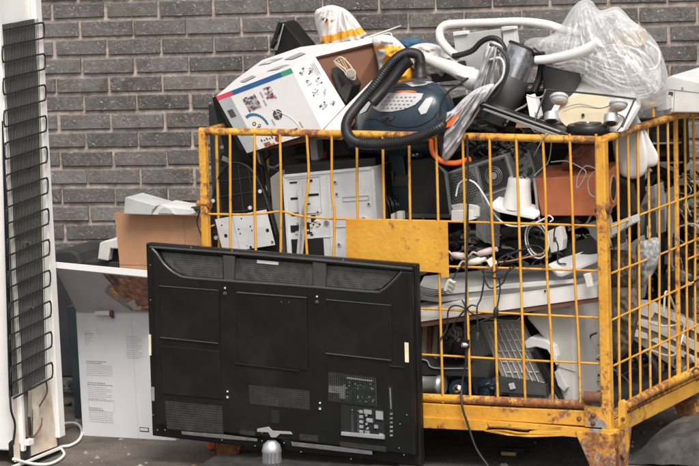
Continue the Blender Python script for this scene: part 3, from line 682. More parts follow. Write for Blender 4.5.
# raised middle body with the dish-shaped recess along the top: built from polygons around the recess
tpoly([(152, 250), (157.5, 252), (163, 262), (170, 269), (178, 274), (188, 277), (228, 280), (300, 285), (371, 291), (381, 290), (390, 283), (402, 271), (411, 272), (415, 456), (270, 438), (156, 425)], .0, .030, 'tv_black')
tpoly([(152, 246.5), (290, 256.5), (411, 268), (411, 272.5), (402, 271.5), (290, 260), (157, 249.5), (152, 250)], .0, .030, 'tv_black')
k.build('back_cover', tv, .006)
# glossy rim of the recess
k = B(); k.tube([tpx(x, y, .027) for x, y in [(152, 248.5), (157, 254), (163, 263), (170, 270), (178, 275), (188, 277.8), (228, 281), (300, 286), (371, 292), (382, 290.5), (391, 283.5), (402, 272)]], .0055, 'tv_gloss', 8)
k.tube([tpx(x, y, .028) for x, y in [(150, 247), (290, 257.8), (412, 269)]], .004, 'tv_gloss', 8); k.build('recess_rim', tv)
# vent bays
for a, b_ in (((166, 251.5), (223, 279)), ((234, 257), (313, 285.5)), ((326, 263), (397, 290))):
    k = B(); x0, x1 = a[0], b_[0]; yt = lambda x: 250.5+(x-152)*.0795; yb = lambda x: 276.5+(x-180)*.077
    px = [(x0, yt(x0)+1), (x1, yt(x1)+1), (x1, yb(x1)), (x0, yb(x0))]
    if x0 < 180: px = [(160, 252), (x1, yt(x1)+1), (x1, yb(x1)), (186, 276), (176, 271.5), (168, 265)]
    if x1 > 390: px = [(x0, yt(x0)+1), (399, 271.5), (390, 281), (381, 288.5), (372, 290), (x0, yb(x0))]
    k.poly([tpx(x, y, .010) for x, y in px], nT*-.008, 'tv_vent')
    r0_, r1_ = .18, .92
    for rr in range(9):
        f = r0_+(r1_-r0_)*rr/8; nx = int((x1-x0)/1.9)
        for cc in range(nx):
            X = x0+3+(x1-x0-6)*(cc+.5*(rr % 2))/nx; Y = (yt(X)+1)*(1-f)+yb(X)*f
            if x0 < 180 and X < 163+f*22: continue
            if x1 > 390 and X > 400-f*22: continue
            c = tpx(X, Y, .0105); k.box(c, (U, nT, Z), (.0026, .001, .0022), 'dark_void')
    k.build('vent_grille', tv)
for c, w_ in (((228.5, 270), 6), ((319, 276), 7)):
    k = B(); x, y = c; tpoly([(x-w_, y-15), (x+w_, y-14), (x+w_-1, y+12), (x-w_+1, y+11)], .004, .026, 'tv_gloss'); k.build('spine', tv, .004)
def thin(pts, r=.0022, m='tv_gloss', h=.0345):
    kk = B(); kk.tube([tpx(x, y, h) for x, y in pts], r, m, 6, spline=False); return kk.build('ridge', tv)
for px in ([(159.5, 286), (218.5, 290.7), (219, 343.5), (160, 337.5)], [(237, 293), (306.5, 298.2), (307, 371), (236, 364)], [(326, 300), (391, 306), (392, 360.5), (326.5, 353.5)], [(160, 345), (219, 351), (223, 400), (163, 394)]):
    k = B(); tpoly(px, .028, .0335, 'tv_black'); k.build('moulded_panel', tv, .004)
thin([(159.5, 286), (218, 290.5)], h=.034); thin([(219, 291), (219, 343)], .0015, 'tv_black'); thin([(160, 337.5), (218.5, 343.5)])
thin([(237, 292.5), (307, 297.8)], .003); thin([(326, 299.7), (391, 305.5)], .0022); thin([(326, 353.5), (391, 360.5)], .0026); thin([(235, 363.5), (300, 371)], .0022, 'dark_void'); thin([(390, 366), (404, 367.5)], .003, 'dark_void')
thin([(306, 298), (307, 368)], .0012, 'dark_void'); thin([(326, 300), (327, 353)], .0012, 'dark_void')
# recessed port field
k = B(); tpoly([(341, 404.5), (384, 410), (385, 439), (341, 434)], .0305, .032, 'dark_void')
rp = [tpx(341, 404.5, .032), tpx(384, 410, .032), tpx(385, 439, .032), tpx(341, 434, .032)]
for i in range(2):
    k.Q(rp, .24+.14*i, .30+.14*i, .22, .88, .002, 'dark_grey'); k.Qdisc(rp, .27+.14*i, .14, .0035, .003, 'chrome', 8); k.Qdisc(rp, .27+.14*i, .93, .0035, .003, 'chrome', 8)
for i in range(5): k.Q(rp, .44, .52, .10+.17*i, .20+.17*i, .006, 'steel'); k.Qdisc(rp, .60+.02*(i % 2), .25+.15*i, .0045, .006, 'steel', 8)
for e in ((.55, .72, .06, .20, .006), (.60, .74, .35, .48, .004), (.82, .98, .06, .34, .005), (.78, .86, .55, .66, .006), (.88, .97, .82, .9, .004), (.56, .66, .78, .94, .006)): k.Q(rp, *e, 'steel')
k.build('port_field', tv)
k = B(); tpoly([(328, 372), (376, 378), (377, 407), (328, 401)], .0305, .0315, 'tv_dust')
vp = [tpx(328, 372, .0315), tpx(376, 378, .0315), tpx(377, 407, .0315), tpx(328, 401, .0315)]
k.Q(vp, .27, .96, .16, .96, .0012, 'pcb'); k.Q(vp, .02, .24, .45, .70, .002, 'trim_grey'); k.Q(vp, .24, .36, .42, .86, .002, 'trim_grey'); k.Q(vp, .40, .92, .10, .14, .002, 'taupe')
for i in range(60): x, y = random.uniform(.3, .92), random.uniform(.2, .9); k.Q(vp, x, x+random.uniform(.01, .05), y, y+random.uniform(.01, .05), .0016, random.choice(('dark_void', 'taupe', 'steel_dark', 'pcb')))
for i in range(24):
    for j in range(12): x, y = i/24, j/12; k.Q(vp, x+.008, x+.018, y+.01, y+.05, .0026, 'tv_black')
k.build('board_window', tv)
def slats(px, nn, mm=16, m='tv_dust'):
    k_ = B(); k_.poly([tpx(x, y, .0312) for x, y in px], nT*-.004, m)
    z = [tpx(x, y, .0312) for x, y in px]
    for i in range(nn):
        for j in range(mm): k_.Q(z, (i+.25)/nn, (i+.75)/nn, (j+.3)/mm, (j+.8)/mm, .0005, 'tv_black' if random.random() < .8 else 'dark_void')
    return k_.build('lower_vent', tv)
slats([(165, 401), (222, 406.5), (223, 434), (167, 429)], 34, 12)
slats([(249, 385.5), (309, 391), (310, 410), (250, 404)], 36, 9)
slats([(340, 442), (386, 447), (386, 452), (340, 446.5)], 26, 3); slats([(240, 430), (255, 431.5), (255, 436), (240, 434)], 8, 3); slats([(299, 434), (318, 436), (318, 442), (300, 440)], 10, 3)
# glossy bars near the foot
k = B(); tpoly([(181, 431.5), (225, 435), (257, 439), (257, 441.5), (225, 439), (182, 434.5)], .03, .034, 'trim_grey'); k.build('trim_bar', tv, .001)
k = B(); tpoly([(291, 442), (330, 446), (372, 451.5), (372, 455), (330, 450.5), (292, 446)], .03, .034, 'trim_grey'); k.build('trim_bar', tv, .001)
k = B(); tpoly([(341, 432), (384, 435.5), (384, 439.5), (341, 435.5)], .03, .040, 'steel'); k.build('trim_bar', tv, .001)
k = B(); tpoly([(257, 429), (268, 427), (272, 431), (290, 432), (292, 434.5), (280, 434), (276, 437.5), (271, 437.5), (268, 432.5), (257, 432)], .03, .036, 'grey_plastic'); tpoly([(271, 410), (279, 411), (279, 424), (271, 423)], .03, .033, 'dark_void'); k.build('mount_plate', tv, .001); k = B()
# side trough with the jack column
k = B(); tpoly([(388, 386), (392.5, 386.5), (393.5, 437), (389, 436.5)], .03, .033, 'dark_void'); k.tube([tpx(390, 388, .036), tpx(391, 409, .036)], .003, 'steel_dark', 6)
for i in range(6): k.box(tpx(391.5, 414+i*4.3, .036), (U, nT, Z), (.009, .006, .006), 'steel' if i > 2 else 'steel_dark')
k.build('jack_column', tv)
for px, m in (([(148.5, 334.5), (150.8, 334.7), (151.2, 355.5), (149, 355.2)], 'label_cream'), ([(151.5, 387), (154.3, 387.3), (154.5, 401), (151.8, 400.7)], 'steel'), ([(257, 260), (278.5, 262), (278, 265), (257, 263)], 'label_white'), ([(404.5, 342.5), (408.3, 343), (408.7, 362.5), (405, 362.2)], 'label_cream')):
    k = B(); hh = .012 if 250 < px[0][0] < 290 else (.031 if px[0][0] > 300 else .001); tpoly(px, hh-.002, hh+.0012, m); k.build('sticker', tv)
for (x, y) in ((191, 247.5), (232, 250.5), (276, 254.5), (343, 260), (165, 430), (222, 440), (255, 446), (301, 452), (351, 459), (404, 455), (409, 300), (412, 350), (414, 425), (407, 415), (400, 424), (399, 448), (150.3, 265), (150.6, 300), (153, 415), (157.5, 430), (262, 441), (284, 443), (283, 433), (262, 433)):
    k = B(); k.lathe(tpx(x, y, -.001 if y < 262 and x > 155 or x > 408 or x < 154 else .029), tpx(x, y, .003 if y < 262 and x > 155 or x > 408 or x < 154 else .0325), [(0, .0025), (1, .0018)], 'steel_dark', 8); k.build('casing_screw', tv)
for (x, y) in ((225, 290), (227.5, 393.5), (317, 298.5), (320, 405), (282, 301.5), (289.5, 302)):
    k = B(); big = x not in (282, 289.5)
    if big:
        k.lathe(tpx(x, y-1.5, .0300), tpx(x, y-1.5, .032), [(0, .0075), (1, .0065)], 'dark_void', 12); k.lathe(tpx(x, y-2, .031), tpx(x, y-2, .036), [(0, .0035), (1, .003)], 'chrome', 10); k.lathe(tpx(x, y+3.5, .0300), tpx(x, y+3.5, .033), [(0, .0075), (1, .006)], 'tv_gloss', 12); k.lathe(tpx(x, y+4.0, .031), tpx(x, y+4.0, .036), [(0, .0035), (1, .003)], 'dark_void' if y < 310 else 'chrome', 10)
    else: k.lathe(tpx(x, y, .0295), tpx(x, y, .033), [(0, .0045), (1, .004)], 'tv_gloss', 10)
    k.build('mounting_hole', tv)
k = B(); pg = P(273, 474, -.24); k.lathe(tpx(271.5, 441, .04), tpx(272.5, 485, .04), [(0, .016), (.08, .030), (.22, .036), (.26, .034), (.6, .037), (1, .042)], 'steel', 24); [k.tube([tpx(264+i*3.6, 453, .080), tpx(263+i*4, 485, .088)], .0025, 'chrome', 6, spline=False) for i in range(5)]; k.build('stand_neck', tv)
k = B(); b0 = tpx(272, 484, .045); b0.z = .012
k.poly([b0+U*(.32*math.cos(t))+V*(.13*math.sin(t)) for t in [i/28*6.283 for i in range(28)]], Z*-.012, 'black_plastic'); k.build('stand_base', tv, .003)
# things under the tv
k = B(); k.box(PG(222, 452)+Z*.022+V*.03, (U, V, Z), (.13, .05, .03), 'taillight'); k.build('tail_light', bevel=.003, label='orange plastic tail light lying on the ground behind the television', cat='tail light')
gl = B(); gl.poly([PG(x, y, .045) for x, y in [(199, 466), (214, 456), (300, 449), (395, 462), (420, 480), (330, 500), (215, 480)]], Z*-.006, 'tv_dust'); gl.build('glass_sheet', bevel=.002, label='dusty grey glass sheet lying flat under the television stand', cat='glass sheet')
def rowpts(pp, v, z=None): return [P(x, y, v) for x, y in pp]
ra_ = rowpts([(645, 442), (662, 428), (684, 417), (700, 415.5), (730, 418), (760, 424)], .55); rb2 = rowpts([(630, 462), (650, 447), (672, 441), (700, 439), (730, 441), (760, 446)], .25)
rc2 = [Vector((p.x, p.y, 0))-V*.03 for p in rb2]; rd2 = [Vector((p.x, p.y, 0))+V*.05 for p in ra_]
rows = []
for A_r, B_r, n_ in ((rd2, ra_, 4), (ra_, rb2, 8), (rb2, rc2, 8)):
    for j in range(n_):
        row = []
        for i in range(len(A_r)-1):
            for q_ in range(8):
                a_ = A_r[i].lerp(A_r[i+1], q_/8); c_ = B_r[i].lerp(B_r[i+1], q_/8); p = a_.lerp(c_, j/n_)
                row.append(p+Z*.010*noise.noise(p*14)-V*.014*noise.noise(p*9))
        rows.append(row)
nn = len(rows[0]); k = B(); k.add([p for r in rows for p in r], [(j*nn+i, j*nn+i+1, (j+1)*nn+i+1, (j+1)*nn+i) for j in range(len(rows)-1) for i in range(nn-1)], 'dusty_block', True)
k.build('rubber_block', label='dusty dark grey flat topped block beside the container foot', cat='rubber block')
k = B(); k.box(PG(509, 457)+Z*.012, (U, V, Z), (.055, .012, .012), 'gold'); k.box(PG(509, 457)+Z*.02+V*.03, (U, V, Z), (.11, .04, .02), 'black_plastic'); k.build('battery_pack', label='small black box with a gold edge on the ground under the container', cat='battery')

k = B(); RG = random.Random(4)
for i in range(420):
    x, y = RG.uniform(20, 699), RG.uniform(384, 480); p = PG(x, y); r_ = RG.choice((.003, .004, .005, .008, .013)); a0 = RG.uniform(0, 6)
    vs = [p+Vector((math.cos(a0+q*1.57)*r_*RG.uniform(.6, 1.3), math.sin(a0+q*1.57)*r_*RG.uniform(.6, 1.3), 0)) for q in range(4)]+[p+Z*r_*RG.uniform(.4, .9)+Vector((RG.uniform(-.3, .3)*r_, 0, 0))]
    k.add(vs, [(0, 1, 4), (1, 2, 4), (2, 3, 4), (3, 0, 4)], RG.choice(('stone', 'stone', 'dusty_block', 'taupe', 'rust')))
k.build('gravel', kind='stuff', label='loose grit and chips scattered over the ground', cat='gravel')

# ================================================================== THE HEAP ON TOP
def one(name, label, cat, b, bevel=0., group=None): return b.build(name, bevel=bevel, label=label, cat=cat, group=group)
# --- printed carton
pc = thing('printed_carton', 'white cardboard box with icons and a red, blue and green band, tipped open', 'box')
fq = T([(216, 96.5), (291, 68), (322, 130), (247, 153)], [.10, .11, .11, .10])
k = B(); k.poly(fq, V*.004, 'print_white')
q = fq
k.Q(q, 0, .205, .0, .075, .001, 'p_red'); k.Q(q, .205, .86, .0, .075, .001, 'p_blue'); k.Q(q, .86, 1.0, .0, .075, .001, 'p_green'); k.Q(q, .0, .165, .075, 1, .0008, 'p_grey')
k.Q(q, .04, .11, .27, .40, .0016, 'ink'); k.Q(q, .05, .11, .66, .72, .0016, 'ink'); k.Q(q, .03, .14, .60, .61, .0016, 'ink_grey')
k.Q(q, .28, .45, .18, .40, .0008, 'p_grey')
for i in range(60):
    x, y = .28+random.random()*.15, .17+random.random()*.2; k.Q(q, x, x+random.uniform(.008, .03), y, y+random.uniform(.01, .04), .0012+.00003*i, random.choice(('ink', 'taupe', 'lid_grey', 'brown_wood')))
for i in range(34):
    x, y = .56+random.random()*.11, .13+random.random()*.2; k.Q(q, x, x+random.uniform(.008, .03), y, y+random.uniform(.01, .04), .0012+.0001*i, random.choice(('ink', 'p_grey', 'p_maroon', 'lid_grey')))
k.Qdisc(q, .585, .58, .019, .001, 'ink', 20); k.Q(q, .55, .62, .575, .59, .0014, 'lid_grey'); k.Q(q, .582, .592, .50, .66, .0014, 'lid_grey')
for i in range(12):
    an = -1.9+i*.17; x, y = .27+.145*math.cos(an), .66+.21*math.sin(an); k.Q(q, x-.012, x+.012, y-.022, y+.022, .0012, 'p_teal')
for (x, y, r) in ((.265, .60, .0075), (.285, .685, .0065), (.315, .65, .006)): k.Qdisc(q, x, y, r, .001, 'ink', 12); k.Qdisc(q, x, y, r*.5, .0013, 'print_white', 10)
k.Qdisc(q, .44, .93, .011, .001, 'p_maroon', 14)
for i in range(5): k.Q(q, .24+.035*i, .255+.035*i, .86+.02*(i % 2), .90, .0012, 'ink')
for e in ((.62, .68, .88, .97, 'ink_grey'), (.68, .73, .86, .95, 'ink'), (.30, .38, 1-.03, 1., 'food'), (.25, .33, .93, .99, 'food')): k.Q(q, *e[:4], .0012, e[4])
for (x, y) in ((.51, .17), (.50, .30), (.48, .62), (.78, .78)):
    for j in range(5): k.Q(q, x+.005*j, x+.005*j+.003, y, y+.10, .001, 'ink_pale')
k.tube([q[0]*.45+q[1]*.55+(q[3]-q[0])*.5+V*-.001, q[0]*.3+q[1]*.7+(q[3]-q[0])*.72+V*-.001, q[0]*.25+q[1]*.75+(q[3]-q[0])*.98], .0012, 'print_white', 5)
k.build('front_panel', pc)
sq = T([(291, 68), (315, 57), (345, 106), (322, 130)], [.11, .22, .22, .11])
k = B(); k.poly(sq[:3], V*.004, 'print_white'); k.poly([sq[0], sq[2], sq[3]], V*.004, 'print_white')
for (x, y) in [(.25, .12), (.55, .16), (.30, .30), (.60, .38), (.32, .50), (.62, .58), (.35, .72), (.65, .80)]:
    for j in range(7):
        a, b_ = x+random.uniform(-.10, .10), y+random.uniform(-.05, .05); k.Q(sq, a, a+random.uniform(.02, .09), b_, b_+random.uniform(.006, .03), .005, random.choice(('ink', 'ink_grey', 'ink_grey')))
    k.Qdisc(sq, x, y, .005, .0045, 'ink_pale', 10)
for j in range(3): k.Q(sq, .70+.06*j, .715+.06*j, .08, .30, .005, 'ink_pale')
k.build('end_panel', pc)
tp = T([(216, 96.5), (291, 68), (315, 57), (383, 40), (381, 36), (300, 47), (262, 60), (236, 79)], [.10, .11, .22, .42, .50, .50, .45, .34])
k = B(); k.add(tp, [(0, 1, 7), (1, 6, 7), (1, 2, 6), (2, 5, 6), (2, 3, 5), (3, 4, 5)], 'print_white'); k.add([p-Z*.005 for p in tp], [(0, 7, 1), (1, 7, 6), (1, 6, 2), (2, 6, 5), (2, 5, 3), (3, 5, 4)], 'cardboard')
for pts in ([(258, 66), (272, 60), (284, 58), (270, 64)], [(266, 72), (282, 66), (290, 65), (278, 70)], [(284, 60), (300, 53), (306, 54), (292, 60)], [(240, 82), (252, 76), (256, 77), (244, 83)]):
    vv = [.30, .34, .32, .27]
    def topv(x, y):
        for tri in ((0, 1, 7), (1, 6, 7), (1, 2, 6), (2, 5, 6)):
            a, b_, c = [tp[i] for i in tri]; n_ = (b_-a).cross(c-a); h = isect(x, y, a, n_)
            u_, v_, w_ = (b_-a).cross(h-a).dot(n_), (c-b_).cross(h-b_).dot(n_), (a-c).cross(h-c).dot(n_)
            if min(u_, v_, w_) >= -1e-9: return h
        return None
    hs = [topv(x, y) for x, y in pts]
    if all(hs): k.add([h+Z*.003 for h in hs], [(0, 1, 2, 3)], 'ink_grey')
k.build('top_flap', pc)
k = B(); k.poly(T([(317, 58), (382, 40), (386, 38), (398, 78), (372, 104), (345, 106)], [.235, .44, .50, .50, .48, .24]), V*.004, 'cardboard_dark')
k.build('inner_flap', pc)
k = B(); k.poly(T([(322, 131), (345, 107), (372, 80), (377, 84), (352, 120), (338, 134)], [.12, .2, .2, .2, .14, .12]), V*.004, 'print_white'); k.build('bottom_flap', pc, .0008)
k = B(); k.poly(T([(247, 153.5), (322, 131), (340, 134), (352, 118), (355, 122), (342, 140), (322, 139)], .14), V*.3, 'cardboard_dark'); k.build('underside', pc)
g = thing('fan_guard', 'cream curved guard with bars lying inside the tipped printed box', 'guard')
k = B(); k.tube([P(x, y, .215) for x, y in [(334, 61), (341, 57), (349, 64), (354, 72), (355, 79), (350, 78), (346, 70), (341, 66), (334, 61)]], .003, 'cream_disc', 6)
for a, b_ in (((337, 59), (343, 68)), ((340, 58), (346, 69)), ((343, 59), (349, 72)), ((336, 63), (346, 58))): k.tube([P(*a, .215), P(*b_, .215)], .0016, 'cream_disc', 5, spline=False)
k.tube([P(334, 61, .215), P(336, 64, .215), P(344, 71, .215), P(346, 75, .215)], .0025, 'cream_disc', 6)
k.build('guard_ring', g); k = B(); k.lathe(P(351, 73.5, .215), P(351, 73.5, .205), [(0, .017), (1, .013)], 'taupe', 18); k.lathe(P(351, 73.5, .222), P(351, 73.5, .21), [(0, .019), (1, .018)], 'cream_disc', 18); k.build('hub', g)
k = B(); k.slab([(330, 68), (344, 72), (352, 86), (346, 104), (338, 92)], .225, .08, 'dark_grey'); k.slab([(336, 74), (342, 76), (345, 84), (341, 88)], .222, .01, 'black_plastic'); one('motor_housing', 'dark grey motor housing inside the tipped printed box', 'motor', k, .004)
# --- black case behind the carton
bcq = thing('black_case', 'black case corner sticking up behind the printed box', 'case')
k = B(); k.slab([(281.5, 22), (285, 24), (303, 46), (310, 62), (273, 62), (276, 47)], .62, .10, 'black_plastic'); k.build('shell', bcq, .003)
k = B(); k.tube([P(283.5, 24, .615), P(276.5, 50, .615)], .0032, 'light_grey', 6, spline=False); k.tube([P(280.5, 22.5, .60), P(272, 48, .60)], .009, 'black_rubber', 6, spline=False); k.tube([P(273, 44, .59), P(275, 40, .59)], .012, 'black_rubber', 6, spline=False); k.build('edge_trim', bcq)
# --- white bag with yellow hem
def bagfn(x, y): return 'orange_bag' if abs(y-(41-(x-322)*.28)) < 3.6+2.5*noise.noise(Vector((x*.25, y*.1, 2))) and x > 321 else 'bag_white'
pb = Pillow([(322, 47), (319, 36), (315, 22), (315, 12), (320, 8), (332, 5), (345, 9), (354, 17), (362, 28), (367, 36), (360, 46), (340, 50)], .55, .06, .08, .030, 7, 2.2, .5, seed=1, mode='pleat', neck=(336, -14), nr=34)
wb = thing('carrier_bag', 'white plastic bag with yellow hem standing up behind the printed box', 'bag')
k = B(); pb.add(k, 'bag_white', bagfn); k.build('bag_body', wb)
k = B(); pb.patch(k, [(321.5, 19), (325, 17), (328, 20), (326, 23)], 'dark_grey', .022); pb.patch(k, [(325.5, 23), (328, 20), (332.5, 20), (328, 26)], 'orange', .022); k.build('printed_mark', wb)
pb = Pillow([(372, 40), (380, 35), (392, 36), (402, 44), (408, 52), (414, 66), (410, 90), (396, 96), (382, 84), (377, 60)], .42, .10, .08, .045, 13, 2.2, .5, seed=2, mode='crush')
def bfn2(x, y): return 'orange_bag' if (noise.noise(Vector((x*.06, y*.05, 1))) > .02 and y > 46) or (x > 392 and y > 62) else 'bag_white'
k = B(); pb.add(k, 'bag_white', bfn2); one('plastic_bag', 'crumpled white and orange plastic bag wedged beside the vacuum cleaner hose', 'bag', k)
k = B(); k.tube([P(365, 38.5, .5), P(385, 31.5, .5), P(401, 25.5, .5)], .005, 'hose_white', 6, rfn=lambda t: 1.2-.8*t); k.tube([P(366, 40, .5), P(388, 33, .48), (P(392, 37, .47)), P(391, 44, .46)], .0022, 'cable_white', 6); one('plastic_stick', 'thin pointed white stick poking out above the open box flap', 'stick', k)
pb = Pillow([(392, 46), (400, 40), (414, 38), (430, 42), (447, 44), (452, 54), (436, 60), (410, 58)], .52, .06, .05, .045, 14, 2.2, .5, seed=4, mode='crush')
k = B(); pb.add(k, 'cloth_blue'); one('blue_cloth', 'crumpled blue cloth lying behind the black hose on the heap', 'cloth', k)
pb = Pillow([(402, 56), (412, 46), (428, 43), (444, 48), (456, 58), (462, 74), (440, 80), (424, 74), (412, 70)], .42, .07, .05, .045, 13, 2.2, .5, seed=5, mode='crush')
k = B(); pb.add(k, 'cloth_white'); one('white_cloth', 'crumpled white cloth lying between blue cloth and white hose', 'cloth', k)
k = B(); k.slab([(428, 66), (454, 63), (458, 80), (432, 83)], .36, .1, 'black_plastic'); one('black_box', 'small black box wedged under the white cloth', 'box', k, .004)
# --- blue vacuum cleaner
vc = thing('vacuum_cleaner', 'blue canister vacuum cleaner resting on the top rail of the container', 'vacuum cleaner')
vb = Pillow([(350, 152), (350, 130), (356, 112), (372, 93), (390, 83), (410, 79), (434, 82), (448, 92), (456, 110), (460, 132), (458, 152), (400, 156)], .20, .15, .22, 0, 9, 2.6, .5, seed=6, c=(402, 130), nr=22)
k = B(); vb.add(k, 'vac_blue'); k.build('body', vc)
k = B(); vb.patch(k, [(373, 108), (374, 101), (379, 96), (386, 93.2), (404, 92), (423, 93.5), (421, 99), (415, 104.5), (405, 109), (392, 111.5), (380, 111.5)], 'vac_grille', .004, .008, 4)
for i in range(9):
    for j in range(4):
        x, y = 380+i*4.3+j*1.2, 97+j*3.6
        if 376 < x < 417-j*3: c = P(x, y, vb.hit(x, y, .006)); k.box(c, (U, V, Z), (.009, .002, .0022), 'taupe')
k.build('air_grille', vc)
k = B(); vb.patch(k, [(394, 92.5), (398, 90.8), (408, 90.4), (414, 91), (416, 92.4)], 'orange', .006, .006); k.build('trim_strip', vc)
for px in ([(418, 109), (426, 98.5), (431, 97), (433, 100), (426, 113), (421, 114.5)], [(360, 111), (364, 103), (373, 97), (371, 103), (366, 111), (360, 114)]):
    k = B(); vb.patch(k, px, 'light_grey', .006, .008); k.build('foot_button', vc)
k = B(); vb.patch(k, [(381, 116), (394, 115), (393, 119), (390, 120), (388.5, 125), (386.5, 125), (385.5, 120), (382, 119)], 'dark_grey', .005, .005); vb.patch(k, [(385.5, 117.5), (389.5, 117.5), (388, 124.5), (386.8, 124.5)], 'black_plastic', .008, .004); k.build('latch', vc)
k = B(); k.tube([P(x, y, vb.hit(x, y, .0)) for x, y in [(356, 128), (370, 119), (385, 123), (400, 127), (418, 126), (432, 119), (440, 108), (446, 98)]], .0022, 'black_plastic', 6); k.tube([P(x, y, vb.hit(x, y, .0)) for x, y in [(366, 104), (373, 98), (382, 91), (396, 87.5), (412, 87), (428, 89), (438, 96)]], .0018, 'black_plastic', 6); k.tube([P(x, y, vb.hit(x, y, .0)) for x, y in [(354, 140), (380, 141), (410, 141), (440, 139), (456, 134)]], .006, 'dark_grey', 6); k.build('seam', vc)
k = B(); vb.patch(k, [(404, 83), (418, 80.5), (433, 82), (424, 85), (412, 86.5)], 'light_grey', .004, .004); k.build('label_plate', vc)
k = B(); k.lathe(P(420, 78, .13), P(420, 62, .13), [(0, .026), (.3, .024), (.31, .021), (1, .021)], 'black_rubber', 20); k.build('hose_socket', vc)
hp = [P(x, y, v) for x, y, v in [(421, 64, .13), (418, 55, .13), (408, 53, .12), (397, 58, .10), (386, 70, .08), (374, 87, .05), (360, 103, .02), (349, 117, -.03), (346, 128, -.05), (350, 138, -.065), (362, 143.5, -.07), (382, 144, -.07), (405, 141, -.07), (424, 135, -.065), (440, 127, -.05), (447, 120, -.0)]]
k = B(); L_ = 330; k.tube(hp, .0188, 'black_rubber', 14, seg=26, rfn=lambda t: 1+.05*math.sin(t*2*math.pi*120)); k.build('hose', vc)
k = B(); k.tube([P(x, y, v) for x, y, v in [(410, 60, .09), (402, 67, .08), (392, 80, .055), (382, 92, .03), (372, 103, .0)]], .020, 'black_plastic', 10); k.build('hose_grip', vc)
k = B(); k.tube([P(x, y, .0) for x, y in [(440, 118), (441, 104), (448, 92), (460, 84), (468, 78)]], .004, 'cable_black', 6); k.tube([P(x, y, .02) for x, y in [(440, 118), (446, 119), (456, 112), (470, 100)]], .004, 'cable_black', 6); one('black_cable', 'black cable looping down onto the right end of the vacuum cleaner', 'cord', k)
# --- white hose, grip, panels
wh = thing('white_hose', 'white ribbed vacuum hose arching over the heap with black handgrip end', 'hose')
k = B(); k.tube([P(x, y, v) for x, y, v in [(458, 57, .28), (449, 50, .29), (441, 40, .30), (440, 31, .31), (446, 25, .32), (460, 23.5, .33), (490, 22.5, .35), (520, 21.5, .38), (545, 24, .4), (562, 29, .42), (580, 34, .46)]], .0155, 'hose_white', 12, seg=14, rfn=lambda t: 1+.035*math.sin(t*2*math.pi*80)); k.build('tube', wh)
k = B(); k.tube([P(x, y, .26) for x, y in [(453, 56), (463, 54), (473, 50), (481, 42), (490, 38), (498, 39.5), (503, 46), (506, 54)]], .010, 'black_rubber', 10, seg=12, rfn=lambda t: 1+.12*math.sin(t*2*math.pi*30)); k.build('handgrip', wh)
ap = thing('enamel_sheet', 'white flat enamelled sheet standing behind the black grip', 'sheet')
k = B(); k.slab([(453, 35), (500, 29), (503, 54), (500, 70), (458, 70)], .46, .02, 'light_grey'); k.slab([(503, 30), (514, 27.5), (520, 70), (503, 70)], .46, .03, 'white_plastic'); k.build('sheet', ap, .002)
for px in ([(453, 32), (466, 31), (467, 34), (453, 36)], [(501, 27), (514, 26), (515, 29), (502, 31)]):
    k = B(); k.slab(px, .45, .03, 'white_plastic'); k.build('clip', ap, .002)
hg = thing('white_nozzle', 'white plastic nozzle head lying on the vacuum cleaner', 'nozzle')
k = B(); k.tube([P(x, y, .22) for x, y in [(424, 57), (438, 63), (452, 68), (462, 73), (474, 76)]], .026, 'hose_white', 12, rfn=lambda t: .75+.45*t); k.build('neck', hg)
k = B(); Pillow([(456, 74), (470, 68), (482, 72), (485, 80), (474, 90), (465, 88), (462, 80)], .18, .05, .05, 0, 9, 2.2, .5, seed=7, nr=10).add(k, 'white_plastic'); k.build('head', hg)
k = B(); k.slab([(464, 80), (472, 76), (487, 78), (484, 82), (470, 82)], .14, .02, 'orange'); k.build('red_switch', hg, .003)
# --- torn grey upholstery
rg = thing('torn_hood', 'torn silvery grey and white hood with black piping hanging over the rail', 'hood')
p1 = Pillow([(486, 46), (494, 42), (502, 46), (505, 58), (504, 72), (494, 88), (482, 94), (474, 92), (476, 80), (482, 62)], .10, .05, .04, .034, 11, 2., .5, seed=8, nr=34, mode='pleat', neck=(500, 20))
def gfn(x, y):
    w_ = noise.noise(Vector((x*.075, y*.06, 3)))+.6*noise.noise(Vector((x*.2, y*.16, 8))); return 'bag_mix'
k = B(); p1.add(k, 'bag_grey', gfn)
p2 = Pillow([(478, 88), (494, 84), (486, 98), (474, 112), (466, 130), (460, 144), (450, 158), (444, 162), (440, 152), (436, 132), (440, 116), (452, 110), (464, 98)], .0, .030, .03, .026, 12, 2., .5, seed=9, c=(459, 122), nr=40, mode='pleat', neck=(500, 62))
p2.add(k, 'bag_grey', lambda x, y: 'dark_grey' if (x < 446-(y-120)*.1 and y > 112) else gfn(x, y)); k.build('fabric', rg)
k = B(); p2.patch(k, [(445.5, 128), (450, 117), (462, 106.5), (463, 109), (457, 119), (451, 126)], 'orange', .02, .006); k.build('orange_stripe', rg)
k = B(); k.tube([P(x, y, .05) for x, y in [(490, 44), (502, 50), (508, 62), (506, 76), (498, 92), (486, 104), (476, 116)]], .0065, 'dark_grey', 8); k.tube([P(x, y, .035) for x, y in [(488, 60), (500, 58), (504, 66), (502, 78), (494, 88), (482, 104), (472, 120), (466, 128)]], .0045, 'bag_white', 6); k.build('piping', rg)
k = B(); k.tube([P(x, y, -.0) for x, y in [(436, 128), (432, 138), (433, 152), (442, 161), (456, 163), (470, 159)]], .010, 'orange', 8); one('orange_tube', 'bright orange tube curving down under the torn grey hood', 'tube', k)
